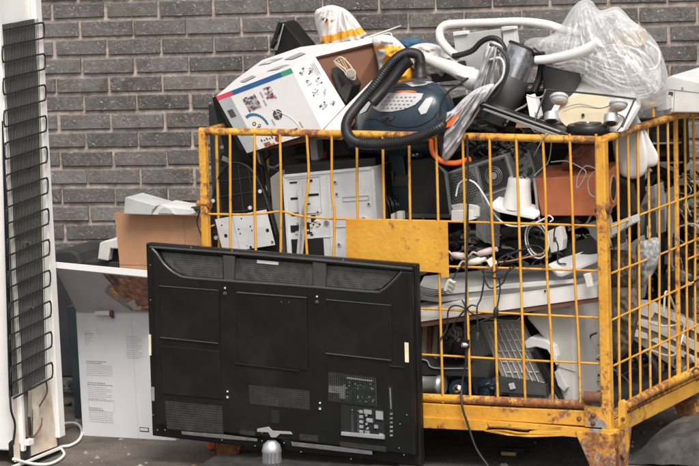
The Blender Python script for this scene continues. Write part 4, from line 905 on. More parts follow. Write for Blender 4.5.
# --- bagless vacuum standing
sv = thing('dust_cylinder', 'upright vacuum dust canister with clear chrome top and black lower barrel', 'dust canister')
k = B(); a, b_ = P(524, 48, .30), P(510, 80, .26); k.lathe(b_, a, [(0, .058), (1, .056)], 'smoky_film', 28, cap=False); k.lathe(b_, a, [(0, .046), (1.0, .046)], 'chrome', 24); [k.tube([b_+q_, a+q_], .005, 'black_plastic', 6, spline=False) for q_ in (-V*.05-U*.02, -V*.035+U*.036)]; k.build('clear_bowl', sv)  # black tubes on the bowl stand in for dark vertical reflections
k = B(); k.lathe(b_+(a-b_)*.98, b_+(a-b_)*1.05, [(0, .059), (.6, .060), (1, .056)], 'black_plastic', 28); k.build('lid', sv, .002)
k = B(); k.lathe(P(512, 76, .26), P(492, 122, .22), [(0, .062), (.03, .068), (.5, .066), (1, .058)], 'dark_grey', 28); k.build('barrel', sv)
k = B(); k.box(P(540, 56, .28), (U, V, Z), (.03, .04, .03), 'black_plastic'); k.tube([P(532, 50, .28), P(541, 60, .28), P(540, 76, .28), P(534, 92, .26)], .014, 'black_plastic', 8); k.build('handle', sv, .003)
# --- black cone
lc = thing('cone_shade', 'wide black cone with open top standing beside the dust canister', 'cone')
k = B(); a, b_ = P(563, 70, .30), P(551, 124, .26); k.lathe(b_, a, [(0, .040), (.5, .050), (.93, .072), (1, .076)], 'dark_grey', 32, cap=False); k.lathe(b_, a, [(0.02, .036), (.5, .047), (1, .0735)], 'black_plastic', 32, cap=False); k.lathe(b_, a, [(0.0, .037), (.02, .037)], 'black_plastic', 32); k.build('cone', lc)
k = B(); rr = [a+(a-b_).normalized().orthogonal().normalized()*0 for _ in range(1)]
ax = (a-b_).normalized(); o1 = ax.orthogonal().normalized(); o2 = ax.cross(o1); k.tube([a+(o1*math.cos(t)+o2*math.sin(t))*.075 for t in [i/30*6.2832 for i in range(31)]], .003, 'dark_grey', 6, spline=False); k.build('rim', lc)
# --- long black nozzle tube
fn = thing('floor_nozzle', 'long black and grey floor tool lying across the top rail', 'floor tool')
k = B(); k.poly(T([(478, 103), (486, 104), (568, 133), (572, 139), (560, 140), (480, 109)], [-.02, -.02, .04, .04, .03, -.02]), V*.05, 'black_plastic'); k.build('tool_body', fn, .004)
k = B(); k.poly(T([(482, 109.5), (484, 108.5), (566, 137.5), (560, 139.5)], [-.024, -.024, .03, .03]), V*.01, 'grey_plastic'); k.poly(T([(481, 104.2), (484, 103.8), (560, 131), (560, 132.5)], [-.024, -.024, .03, .03]), V*.01, 'grey_plastic'); k.build('edge_strip', fn, .001)
# --- upturned appliance with four round feet
ua = thing('upturned_appliance', 'upturned white appliance showing cream disc and four round feet', 'appliance')
k = B(); k.poly(T([(562, 89), (566, 79), (628, 88), (634, 92), (636, 108), (622, 132), (548, 130), (550, 112)], [.30, .34, .34, .32, .26, .12, .12, .2]), V*.05, 'white_plastic'); k.build('base_plate', ua, .004)
dc = P(589, 112, .16); e_ = [P(589+29*math.cos(t), 112+19*math.sin(t), .17-.05*math.sin(t)) for t in [i/28*6.283 for i in range(28)]]
k = B(); k.poly([p-V*.02 for p in e_], V*.02, 'cream_disc'); k.lathe(P(583, 115, .14), P(583, 115, .128), [(0, .006), (1, .005)], 'black_plastic', 10); k.tube([P(563, 108, .145), P(580, 104, .16), P(600, 108, .16), P(615, 103, .17)], .002, 'taupe', 5); k.build('cream_disc', ua, .003)
for (x, y, c1) in ((559, 99, 1), (618.5, 105.5, 1), (551.5, 117.5, 0), (611, 119.5, 0)):
    k = B(); v0 = .09 if not c1 else .15
    a, b_ = P(x, y-4, v0+.01), P(x, y+4, v0-.005)
    if c1: k.lathe(a, b_, [(0, .027), (.18, .030), (.2, .033), (.45, .033), (.47, .029), (.7, .029), (.85, .024), (1, .018)], 'light_grey', 22); k.lathe(b_, b_+(b_-a)*.12, [(0, .015), (1, .012)], 'cardboard', 16)
    else: k.lathe(a, b_, [(0, .024), (.6, .026), (1, .026)], 'steel', 22); k.lathe(b_-(b_-a)*.02, b_+(b_-a)*.06, [(0, .019), (1, .018)], 'black_plastic', 18); 
    k.build('round_foot', ua)
k = B(); k.tube([P(x, y, v) for x, y, v in [(546.5, 89.5, .08), (590, 93.5, .09), (632, 98.5, .10), (634, 100.5, .09), (627, 116, .03), (622, 127, .0)]], .0038, 'dark_grey', 6, seg=3); k.tube([P(x, y, v) for x, y, v in [(546.5, 89.5, .08), (541, 103, .06), (535, 121, .02)]], .0032, 'dark_grey', 6); k.tube([P(546, 89.5, .08), P(543, 96, .08), P(536, 97.5, .1), P(527, 95, .12)], .003, 'cable_white', 6); k.tube([P(x, y, .09) for x, y in [(616, 113), (624, 118), (621, 126), (617, 131)]], .002, 'cable_black', 5); k.build('wire_frame', ua)
k = B(); a = P(588, 131, .10); k.lathe(a-Z*.012, a+Z*.025, [(0, .060), (.2, .075), (.8, .075), (1, .068)], 'black_plastic', 32); k.lathe(a+Z*.025, a+Z*.030, [(0, .05), (1, .046)], 'black_rubber', 32); k.lathe(a+Z*.03, a+Z*.036, [(0, .008), (1, .006)], 'steel', 12); one('black_turntable', 'flat black round turntable resting on the top rail near the corner', 'turntable', k)
k = B(); k.slab([(518, 118), (540, 122), (540, 128), (515, 128)], .10, .05, 'cardboard'); one('cardboard_scrap', 'small torn tan cardboard scrap under the long black floor tool', 'cardboard', k, .002)
k = B(); k.poly(T([(526, 96), (533, 94), (540, 118), (530, 118)], [.2, .2, .16, .16]), V*.02, 'white_plastic'); k.poly(T([(534, 100), (537, 98), (541, 116), (538, 118)], [.2, .2, .16, .16]), V*.02, 'light_grey'); one('white_grille_piece', 'small white slatted piece between the barrel and the black cone', 'grille', k, .001)
# --- white round shield hanging over the side
ws = thing('white_cover', 'white two-lobed plastic cover hanging behind the side bars', 'cover')
k = B(); Pillow([(612, 112), (628, 104), (638, 116), (645, 140), (648, 158), (646, 171), (639, 177.5), (628, 178), (618, 170), (612, 140)], .36, .012, .03, 0, 9, 8, .5, seed=30).add(k, 'white_plastic'); Pillow([(628, 108), (641, 122), (652, 143), (658, 155), (657, 164), (650, 167), (640, 166), (630, 150)], .40, .012, .03, 0, 9, 8, .5, seed=31).add(k, 'white_plastic'); k.build('shell', ws)
# --- clear bag of white cables
cbg = thing('clear_plastic_bag', 'large crumpled clear plastic bag stuffed with white cables', 'bag')
bo = [(524, 44), (532, 38), (548, 36), (560, 26), (572, 8), (582, 0), (592, 1), (600, 10), (618, 7), (632, 20), (646, 30), (658, 45), (664, 60), (669, 82), (667, 98), (655, 107), (634, 110), (606, 98), (580, 84), (556, 66), (532, 56)]
pl = Pillow(bo, .42, .17, .12, .030, 9.0, 2.4, .5, seed=12, c=(606, 60), nr=46, mode='pleat', neck=(578, -20))
k = B(); pl.add(k, 'clear_film'); k.build('film', cbg)
rc = thing('white_cable_bundle', 'bundle of looped white cables inside the clear plastic bag', 'cables')
rnd = random.Random(5)
for i in range(30):
    k = B(); f = i/29; o = rnd.uniform(-3, 3)
    if i % 3 == 0:   # long sweeping runs from upper left to lower right
        y0 = 46+f*26; pts = [P(552+f*8, y0+8+o, .36), P(578, y0+6+o, .33), P(606, y0+14+f*6, .31+.02*(i % 2)), P(634, y0+22+o, .33), P(655, min(98, y0+22), .38), P(659, y0+6, .44), P(646, y0-6+o, .48)]
    elif i % 3 == 1:
        a_ = rnd.uniform(-.4, .5); cx, cy = 618+o*3, 66+f*16; rx, ry = 34-f*8, 20-f*6
        pts = [P(cx+rx*math.cos(t_)-ry*.3*math.sin(t_), cy+ry*math.sin(t_)+rx*.35*math.cos(t_), .37-.05*math.sin(t_)) for t_ in [a_+q_*.5 for q_ in range(11)]]
    else:
        a_ = rnd.uniform(1, 4); cx, cy = 622+o*2, 58+f*20; rx, ry = 26-f*5, 13
        pts = [P(cx+rx*math.cos(t_), cy+ry*math.sin(t_)+rx*.25*math.cos(t_), .35-.05*math.cos(t_+i)) for t_ in [a_+q_*.5 for q_ in range(12)]]
    k.tube(pts, rnd.choice((.003, .004, .0055)), rnd.choice(('cable_white', 'cable_white', 'white_plastic')), 8, seg=8); k.build('cable', rc)
k = B(); k.tube([P(x, y, .24) for x, y in [(536, 60), (550, 59), (565, 56), (580, 52), (592, 47), (599, 42)]], .019, 'white_plastic', 14, rfn=lambda t: .8+.35*t); one('white_tube', 'straight white plastic tube lying against the clear plastic bag', 'tube', k)
k = B(); k.box(P(612, 45, .46), (U+Z*.4, V, Z-U*.4), (.13, .12, .11), 'light_grey'); k.box(P(630, 40, .44), (U+Z*.2, V, Z-U*.2), (.10, .1, .06), 'cream_disc'); one('bagged_adapter', 'pale adapter box glimpsed inside the upper part of the clear bag', 'adapter', k, .008)
k = B(); Pillow([(534, 46), (560, 32), (574, 12), (584, 4), (598, 14), (618, 11), (644, 32), (660, 62), (664, 94), (634, 105), (600, 93), (566, 68)], .50, .05, .04, .035, 12, 2, .5, seed=33, mode='crush', nr=34).add(k, 'inner_film'); one('whitening_liner', 'crumpled milky liner added behind the cables to whiten the clear bag', 'bag', k)  # liner added behind the cables so the clear bag looks whiter
# --- white printer at the right
wp = thing('white_printer', 'boxy white printer standing at the right end of the heap', 'printer')
k = B(); q = T([(668, 77), (716, 86), (716, 114), (664, 112)], [.62, .62, .62, .62]); k.slab([(666, 78), (672, 75.5), (722, 87), (722, 113), (664, 112.5)], .60, .28, 'white_plastic'); k.build('housing', wp, .005)
q = T([(666, 78), (722, 87), (722, 113), (664, 112.5)], .60)
k = B(); k.Q(q, .02, .98, .30, .33, .001, 'grey_plastic'); k.Q(q, .06, .14, .38, .50, .001, 'ink'); k.Q(q, .28, .32, .2, .3, .001, 'ink_grey'); k.Q(q, .16, .17, .30, .95, .001, 'grey_plastic'); k.build('panel_seam', wp)
k = B(); k.slab([(655, 98), (667, 96), (668, 110), (656, 112)], .56, .1, 'light_grey'); one('grey_adapter', 'light grey adapter between the clear bag and the white printer', 'adapter', k, .004)

# ================================================================== INSIDE THE CONTAINER
# dark pieces deep in the pile, some plain slabs added to keep it dark
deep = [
 ([(452, 98), (500, 92), (560, 90), (612, 108), (636, 136), (636, 150), (460, 150)], .40, 'black_plastic', 'added black mass under the dust canister and the long floor tool', 'casing'),  # dark mass added to close bright gaps through the heap
 ([(345, 100), (460, 100), (470, 150), (340, 150)], .52, 'dark_grey', 'added dark mass under the blue vacuum cleaner', 'casing'),
 ([(208, 104), (300, 118), (300, 265), (215, 262)], .50, 'dark_grey', 'added dark grey slab behind the oval black rack', 'casing'),
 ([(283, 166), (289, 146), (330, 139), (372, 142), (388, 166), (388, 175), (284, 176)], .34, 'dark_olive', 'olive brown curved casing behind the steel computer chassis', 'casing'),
 ([(255, 150), (345, 132), (440, 140), (440, 290), (262, 290)], .60, 'dark_void', 'large added black slab behind the steel chassis', 'added slab'),  # plain slab added so the interior stays dark between the items
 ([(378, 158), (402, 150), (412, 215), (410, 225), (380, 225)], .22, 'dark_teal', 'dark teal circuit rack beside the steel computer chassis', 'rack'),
 ([(425, 140), (540, 138), (640, 142), (640, 235), (430, 235)], .66, 'dark_void', 'large added black slab behind the perforated computer tower', 'cabinet'),
 ([(410, 225), (610, 218), (610, 300), (410, 300)], .58, 'black_plastic', 'added black flat slab behind the pink connectors', 'casing'),
 ([(408, 300), (625, 295), (625, 402), (408, 398)], .55, 'dark_grey', 'added dark slab standing behind the beige printer', 'casing'),
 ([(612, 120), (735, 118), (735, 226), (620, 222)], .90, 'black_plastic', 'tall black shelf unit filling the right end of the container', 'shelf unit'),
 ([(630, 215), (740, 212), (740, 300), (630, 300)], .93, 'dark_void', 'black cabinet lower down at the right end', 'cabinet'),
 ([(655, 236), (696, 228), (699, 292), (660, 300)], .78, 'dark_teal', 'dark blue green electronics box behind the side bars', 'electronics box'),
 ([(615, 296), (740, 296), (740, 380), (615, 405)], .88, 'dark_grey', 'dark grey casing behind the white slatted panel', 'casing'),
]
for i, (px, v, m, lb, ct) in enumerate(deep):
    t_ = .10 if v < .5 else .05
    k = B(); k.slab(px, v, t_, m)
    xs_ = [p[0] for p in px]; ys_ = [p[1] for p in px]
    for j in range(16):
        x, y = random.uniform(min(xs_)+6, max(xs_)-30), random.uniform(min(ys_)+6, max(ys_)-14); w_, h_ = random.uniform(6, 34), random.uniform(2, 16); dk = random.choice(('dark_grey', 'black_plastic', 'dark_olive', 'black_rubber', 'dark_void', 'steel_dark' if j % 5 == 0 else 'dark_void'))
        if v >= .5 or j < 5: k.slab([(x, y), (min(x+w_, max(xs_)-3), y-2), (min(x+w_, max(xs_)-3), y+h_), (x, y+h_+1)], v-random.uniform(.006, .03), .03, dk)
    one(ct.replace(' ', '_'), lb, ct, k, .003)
for i in range(2):
    k = B(); yy = [143, 163][i]; k.slab([(650, yy), (720, yy), (720, yy+1.3), (650, yy+1.5)], .86, .03, 'grey_plastic'); k.build('shelf_board', label=['upper thin grey shelf board behind the side bars', 'lower thin grey shelf board behind the side bars'][i], cat='shelf board')
# black board strips at left
k = B(); k.slab([(212, 98), (216, 95.5), (222, 104), (234, 132), (250, 158), (262, 168), (264, 186), (236, 176), (224, 150)], .16, .02, 'black_plastic'); one('black_board', 'black board leaning out of the container under the printed box', 'board', k, .002)
k = B(); k.poly(T([(218, 106), (224, 105), (236, 126), (246, 150), (240, 150)], .14), V*.01, 'dark_grey'); one('black_strip', 'narrow dark strip along the edge of the leaning black board', 'strip', k, .001)
rk = thing('oval_rack', 'black oval plastic tray with ribs and pale screws leaning against the bars', 'tray')
k = B(); ov = [(216, 262), (212.5, 250), (210, 225), (211, 205), (214, 190), (220, 174), (228, 164.5), (236, 162.5), (245, 165), (254, 173), (262, 188), (268, 205), (276, 235), (281, 262)]
k.slab(ov, .10, .03, 'black_plastic'); k.build('tray_body', rk, .004)
k = B(); k.tube([P(x, y, .097) for x, y in ov[1:-1]], .0025, 'dark_grey', 6)
for a, b_ in (((214, 198), (264, 190)), ((212, 214), (270, 208)), ((213, 233), (274, 226)), ((217, 182), (257, 176))): k.tube([P(*a, .098), P(*b_, .098)], .0018, 'dark_grey', 5, spline=False)
for a, b_ in (((219, 178), (224, 250)), ((228, 166), (236, 250)), ((238, 164), (248, 250)), ((248, 168), (262, 250))): k.tube([P(*a, .098), P(*b_, .098)], .0018, 'dark_grey', 5, spline=False)
k.build('rib', rk)
for x, y in ((213, 201), (260, 191.5), (216, 238), (250, 208)):
    k = B(); k.lathe(P(x, y, .097), P(x, y, .085), [(0, .0085), (1, .006)], 'light_grey', 12); k.build('screw', rk)
mp = thing('metal_plate', 'grey metal plate with small holes leaning before the oval tray', 'plate')
q = T([(215, 219.5), (266, 209.5), (275, 245), (223, 253)], .055)
k = B(); k.poly(q, V*.003, 'pale_steel')
for x, y, r in ((.13, .52, .007), (.93, .57, .007), (.40, .4, .003), (.41, .53, .003), (.63, .38, .003), (.64, .5, .003), (.48, .9, .002), (.1, .2, .003), (.5, .12, .003)): k.Qdisc(q, x, y, r, .0006, 'dark_void', 10)
for x, y in ((.55, .95), (.97, .9)): k.Qdisc(q, x, y, .005, .003, 'chrome', 10)
k.Q(q, .33, .345, 0, 1, .001, 'light_grey'); k.build('sheet', mp, .0008)
k = B(); k.slab([(270, 178), (279, 171), (283, 262), (276, 262)], .13, .10, 'taupe'); one('narrow_box', 'narrow taupe box edge between oval tray and steel chassis', 'box', k, .002)
k = B(); k.slab([(255, 151), (261, 150), (271, 196), (265, 200)], .19, .02, 'dark_olive'); k.slab([(256, 152), (258, 151.5), (267, 190), (266, 194)], .185, .004, 'cream_disc'); one('glass_shelf', 'narrow olive glass shelf leaning beside the oval tray', 'shelf', k, .001)
k = B(); k.poly(T([(309, 139), (316, 137), (319, 168), (312, 168)], .26), V*.05, 'light_grey'); one('grey_strip', 'pale grey strip standing behind the top of the steel chassis', 'strip', k, .001)
k = B(); k.slab([(320, 154), (327, 151), (325, 156), (328, 158), (321, 161)], .30, .03, 'p_maroon'); one('red_tag', 'small dark red tag behind the top of the steel chassis', 'tag', k)
# computer chassis
ch = thing('computer_chassis', 'silver steel computer chassis standing upright behind the wire bars', 'computer')
q = T([(283, 175), (374, 166.5), (382, 290), (290, 290)], .10)
k = B(); k.hexa(q, [p+V*.38 for p in q], 'pale_steel'); k.build('side_wall', ch, .002)
k = B(); tq_ = [p+Z*.002+V*.012 for p in q[:2]]; k.hexa([tq_[0]+Z*.028, tq_[1]+Z*.028, tq_[1], tq_[0]], [p+V*.36 for p in (tq_[0]+Z*.028, tq_[1]+Z*.028, tq_[1], tq_[0])], 'black_plastic'); k.build('top_cover', ch, .003)
k = B()
for e in ((.0, .02, 0, 1), (.97, 1, 0, 1), (0, 1, 0, .02), (.52, .535, .03, .8), (.80, .81, .05, .8), (.48, .49, .03, .8)): k.Q(q, *e, .004, 'pale_steel')
for e in ((.07, .17, .065, .08), (.24, .32, .06, .08), (.07, .16, .20, .22), (.24, .38, .18, .20), (.07, .20, .33, .36), (.24, .28, .26, .27), (.05, .14, .44, .50), (.20, .26, .42, .52), (.28, .33, .36, .42)): k.Q(q, *e, .0015, 'dark_void')
for e in ((.05, .40, .035, .04), (.40, .404, .04, .34), (.05, .40, .34, .345), (.64, .92, .225, .23), (.64, .92, .26, .265), (.64, .644, .225, .265), (.92, .924, .225, .265), (.55, .95, .47, .476), (.3, .5, .55, .555)): k.Q(q, *e, .003, 'light_grey')
for x, y in ((.57, .10), (.58, .20), (.53, .32), (.92, .30), (.36, .34), (.57, .62), (.9, .6), (.75, .7)): k.Qdisc(q, x, y, .008, .003, 'light_grey', 12); k.Qdisc(q, x, y, .0035, .0036, 'dark_void', 8)
k.Q(q, .555, .585, .075, .11, .002, 'label_white'); k.Q(q, .565, .60, .19, .22, .002, 'label_white'); k.Qdisc(q, .86, .43, .013, .006, 'chrome', 14); k.Qdisc(q, .45, .43, .009, .006, 'chrome', 12)
for j in range(18): x, y = random.uniform(.05, .35), random.uniform(.4, .55); k.Q(q, x, x+.03, y, y+.012, .0025+.0002*j, random.choice(('dark_void', 'pcb', 'label_cream', 'light_grey')))
k.build('drive_bay', ch)
k = B(); k.Q(q, .05, .40, .56, .9, .002, 'dark_void'); k.build('opening', ch)
rb = thing('ribbon_cable', 'two grey flat ribbon cables hanging down over the steel chassis', 'cable')
for px in ([(297, 180), (301, 179.5), (303, 200), (305, 230), (302, 262), (299, 262), (300, 230), (298, 200)], [(303, 180), (306.5, 180), (307, 205), (302, 240), (300, 262), (296, 262), (298, 235), (303, 205)]):
    k = B(); k.slab(px, .07, .003, 'light_grey'); k.build('strand', rb)
k = B(); k.slab([(375, 168), (384, 164), (389, 222), (382, 226)], .16, .05, 'black_plastic'); one('chassis_front', 'black plastic front strip beside the silver steel chassis', 'front panel', k, .002)
k = B()
for i in range(7): k.tube([P(378+i*3.2, 190+i*2, .17), P(382+i*3.2+random.uniform(-3, 3), 205, .15), P(386+i*2.5, 215, .17), P(390+i*3, 240, .18)], .0035, 'cable_black', 6)
k.box(P(401, 215, .1), (U, V, Z), (.022, .02, .028), 'plug'); k.box(P(394, 218, .1), (U+Z*.4, V, Z), (.015, .02, .035), 'plug'); one('cable_tangle', 'black cable tangle with pale plugs right of the steel chassis', 'cables', k)
# black monitor
mo = thing('black_monitor', 'black monitor with its back to the bars beside the perforated tower', 'monitor')
k = B(); k.slab([(408, 218), (410, 160), (430, 157), (445, 171), (449, 195), (451, 217)], .13, .05, 'black_plastic'); k.build('back_shell', mo, .004)
k = B(); k.poly(T([(432, 160), (447, 172), (452, 215), (449.5, 216), (444, 173)], .12), V*.01, 'steel_dark'); k.slab([(395, 214), (452, 214.5), (452, 218), (395, 218)], .12, .05, 'dark_grey'); k.build('edge_frame', mo, .001)
k = B(); k.box(P(415, 154.5, .12), (U, V, Z), (.03, .03, .012), 'dark_grey'); [k.box(P(413.5+i*4, 154+((i+1) % 2), .10), (U, V, Z), (.006, .004, .005), 'steel') for i in range(2)]; k.build('port', mo)
# perforated tower
pt = thing('computer_tower', 'steel computer tower lying tilted with perforated vents and fan showing', 'computer')
q = T([(445, 173), (507, 153.5), (520, 196), (452, 221)], .15); bk = [p+V*.30+Z*.015 for p in q]
k = B(); k.hexa(q, bk, 'steel_dark'); k.build('case', pt, .002)
k = B()
for e in ((0, 1, 0, .04), (0, 1, .95, 1), (0, .03, 0, 1), (.48, .50, 0, 1), (.97, 1, 0, 1), (.5, 1, .72, .75)): k.Q(q, *e, .005, 'steel')
for i in range(13):
    for j in range(13):
        x, y = .05+i*.032+(.016 if j % 2 else 0), .10+j*.052
        if ((x-.25)/.22)**2+((y-.42)/.36)**2 < 1 and ((x-.25)/.07)**2+((y-.42)/.11)**2 > 1: k.Qdisc(q, x, y, .0030, .001, 'dark_void', 6)
k.build('vent_panel', pt)
k = B(); k.Q(q, .53, .94, .08, .68, .002, 'dark_grey'); k.Qdisc(q, .735, .38, .034, .006, 'dark_grey', 24); k.Qdisc(q, .735, .38, .013, .012, 'steel', 16); 
for r_ in (.020, .027, .033):
    n_ = (q[1]-q[0]).cross(q[3]-q[0]).normalized(); n_ = -n_ if n_.dot(CAM-q[0]) < 0 else n_
    c = (q[0]*(1-.735)+q[1]*.735)*(1-.38)+(q[3]*(1-.735)+q[2]*.735)*.38+n_*.009; ex = (q[1]-q[0]).normalized(); ey = n_.cross(ex)
    k.tube([c+(ex*math.cos(t)+ey*math.sin(t))*r_ for t in [i/20*6.2832 for i in range(21)]], .001, 'steel', 5, spline=False)
for (x, y) in ((.55, .1), (.92, .1), (.55, .64), (.92, .64)): k.Qdisc(q, x, y, .004, .006, 'black_plastic', 8)
k.build('fan', pt)
bd = thing('circuit_board', 'grey green circuit board frame behind the white lamp base', 'circuit board')
q = T([(500, 160), (528, 146), (537, 178), (512, 196)], .20); k = B(); k.poly(q, V*.01, 'steel_dark')
for i in range(30): x, y = random.uniform(.02, .85), random.uniform(.02, .9); k.Q(q, x, x+random.uniform(.03, .14), y, y+random.uniform(.02, .12), random.uniform(.002, .012), random.choice(('steel_dark', 'grey_plastic', 'dark_teal', 'dark_grey')))
k.build('board', bd)
k = B()
for i in range(9): 
    dx, dy = i*1.1, i*1.5; k.tube([P(452+dx*.6, 206+dy, .10), P(462+dx, 204.5+dy, .09), P(476, 206+dy*.8, .09), P(479, 209+dy*.6, .1), P(470, 211+dy*.7, .085), P(452, 211+dy*.8, .09)], .0036, 'cable_white', 6)
one('white_cable_coil', 'folded white cable bundle lying in front of the perforated tower', 'cable', k)
k = B(); k.tube([P(x, y, .04) for x, y in [(456, 196), (459, 184), (467, 180), (476, 184), (485, 197), (494, 213), (502, 222), (512, 226), (530, 225), (546, 218)]], .0034, 'cable_white', 7, seg=8); one('white_cable', 'single white cord arching from the tower and drooping along the wire', 'cord', k)
k = B(); k.poly(T([(476, 204), (495, 200), (500, 216), (499, 247), (483, 241), (476, 236)], .10), V*.004, 'smoky_film'); k.poly(T([(484, 206), (486, 205), (486, 243), (484, 242)], .095), V*.004, 'smoky_film'); one('clear_cover', 'smoky transparent plastic cover hanging below the white cable bundle', 'cover', k)
# white lamp base
lb_ = thing('lamp_base', 'white plastic lamp base with round holed top and square foot', 'lamp base')
k = B(); k.poly(T([(490, 204), (499, 196), (538, 205), (540, 212), (534, 216.5), (498, 209)], [.02, .10, .10, .04, .02, .02]), -Z*.012, 'white_plastic'); k.build('square_foot', lb_, .003)
a, b_ = P(517, 208, .07), P(519.5, 178, .07)
k = B(); k.lathe(a, b_, [(0, .054), (.08, .052), (.8, .041), (.95, .040), (1, .037)], 'white_plastic', 30); k.build('stem', lb_)
k = B(); k.lathe(b_, b_+(b_-a)*.03, [(0, .034), (1, .032)], 'light_grey', 24); ax = (b_-a).normalized(); o1 = ax.orthogonal().normalized(); o2 = ax.cross(o1)
for t in range(9): an = t/9*6.28; k.lathe(b_+ax*.003+(o1*math.cos(an)+o2*math.sin(an))*.020, b_+ax*.0055+(o1*math.cos(an)+o2*math.sin(an))*.020, [(0, .004), (1, .004)], 'dark_void', 8)
k.build('top_cap', lb_)
# orange speaker
sp = thing('orange_speaker', 'orange wooden loudspeaker box leaning by the corner post', 'loudspeaker')
q = T([(534, 178.5), (605, 175), (605, 216), (541, 216)], [.10, .10, .10, .10]); dv = P(550, 165, .34)-q[0]
k = B(); k.hexa(q, [p+dv for p in q], 'wood_orange'); k.build('cabinet', sp, .004)
sqd = [q[1], q[1]+dv, q[2]+dv, q[2]]
k = B(); 
sn = (sqd[1]-sqd[0]).cross(sqd[3]-sqd[0]).normalized()
if sn.dot(CAM-sqd[0]) < 0: sn = -sn
sc = (sqd[0]+sqd[2])*.5; k.lathe(sc, sc+sn*.004, [(0, .05), (1, .05)], 'wood_edge', 24); k.lathe(sc+sn*.004, sc+sn*.006, [(0, .042), (1, .03)], 'dark_void', 24); k.build('speaker_cone', sp)
k = B(); Pillow([(562, 168), (566, 156), (574, 148), (580, 142), (594, 144), (600, 150), (604, 172), (580, 172)], .22, .04, .05, .02, 12, 2, .5, seed=14, mode='crush').add(k, 'red_plastic'); one('red_wrapping', 'crumpled reddish plastic wrapping lying on the orange loudspeaker', 'wrapping', k)
k = B(); k.tube([P(x, y, v) for x, y, v in [(534, 176, .04), (542, 168, .05), (549, 160, .06), (551, 140, .03), (546, 134, -.02), (538, 148, -.01), (534, 156, .02)]], .0022, 'cable_grey', 6); k.tube([P(x, y, .05) for x, y in [(551, 162), (566, 161), (578, 166), (586, 172), (582, 182), (577, 188), (578, 176), (586, 166), (598, 170), (606, 176)]], .0022, 'cable_grey', 6, seg=8); k.tube([P(x, y, .04) for x, y in [(606, 170), (594, 172), (588, 182), (590, 194), (598, 197), (606, 190)]], .0022, 'cable_grey', 6, seg=8); one('wire_loops', 'thin grey wire looped over the orange loudspeaker', 'wire', k)
k = B(); k.tube([P(534, 178, .06), P(536, 195, .06), P(538, 214, .06), P(540, 222, .06)], .005, 'cable_grey', 6); one('edge_strip', 'grey metal strip along the left edge of the orange loudspeaker', 'strip', k)
# mouse-grey devices around 540-600, 220-275
k = B(); k.poly(T([(546, 232), (560, 226), (563, 240), (562, 250), (551, 253)], .09), V*.04, 'white_plastic'); k.poly(T([(553, 238), (556, 237), (556, 241), (553, 242)], .086), V*.004, 'ink'); one('white_adapter', 'white adapter box hanging below the orange loudspeaker', 'adapter', k, .002)
lp_ = thing('grey_laptop', 'grey flat laptop shell lying tilted below the orange loudspeaker', 'laptop')
k = B(); k.poly(T([(548, 264), (562, 258), (600, 246), (604, 249), (604, 256), (562, 273), (557, 273)], [.04, .10, .12, .12, .08, .03, .02]), -Z*.012, 'light_grey'); k.build('lower_shell', lp_, .002)
k = B(); k.poly(T([(560, 246), (592, 236), (602, 246), (600, 252), (568, 260)], [.14, .14, .12, .10, .10]), -Z*.012, 'black_plastic'); k.build('screen_lid', lp_, .002)
k = B()
for j in range(4): k.tube([P(537+(13-j)*math.cos(t)*.9, 240+(18-j*1.6)*math.sin(t)+3*math.cos(t), .07+.01*j) for t in [i/16*6.2832+.3*j for i in range(17)]], .0030, 'cable_white' if j % 2 == 0 else 'cable_black', 6)
one('cable_ring', 'oval coil of white and black cable below the white lamp base', 'cable', k)
k = B(); k.tube([P(x, y, .05) for x, y in [(500, 266), (512, 254), (526, 246), (540, 247), (547, 258), (545, 266)]], .0024, 'cable_black', 6); k.tube([P(x, y, .06) for x, y in [(556, 224), (554, 236), (558, 246), (558, 262), (566, 264)]], .0028, 'cable_black', 6); k.tube([P(x, y, .05) for x, y in [(545, 219), (549, 215.5), (553, 219), (550, 222)]], .0028, 'cable_white', 6); one('black_wires', 'thin black wires curling around the white adapter box', 'wire', k)
k = B(); k.slab([(586, 224), (600, 218), (606, 240), (594, 246)], .16, .1, 'grey_plastic'); one('grey_box', 'grey plastic box between the laptop and the corner post', 'box', k, .004)
k = B(); k.poly(T([(500, 228), (560, 220), (562, 228), (502, 240)], .22), V*.10, 'dark_olive'); k.poly(T([(490, 243), (545, 237), (548, 252), (494, 256)], .16), V*.10, 'black_plastic'); one('flat_device', 'black flat device lying under the smoky plastic cover', 'device', k, .004)
k = B(); k.tube([P(497, 262.5, .06), P(515, 260, .06), P(545, 253, .07)], .003, 'wood_edge', 6); one('thin_rod', 'thin tan rod lying behind the pinkish plugs', 'rod', k)
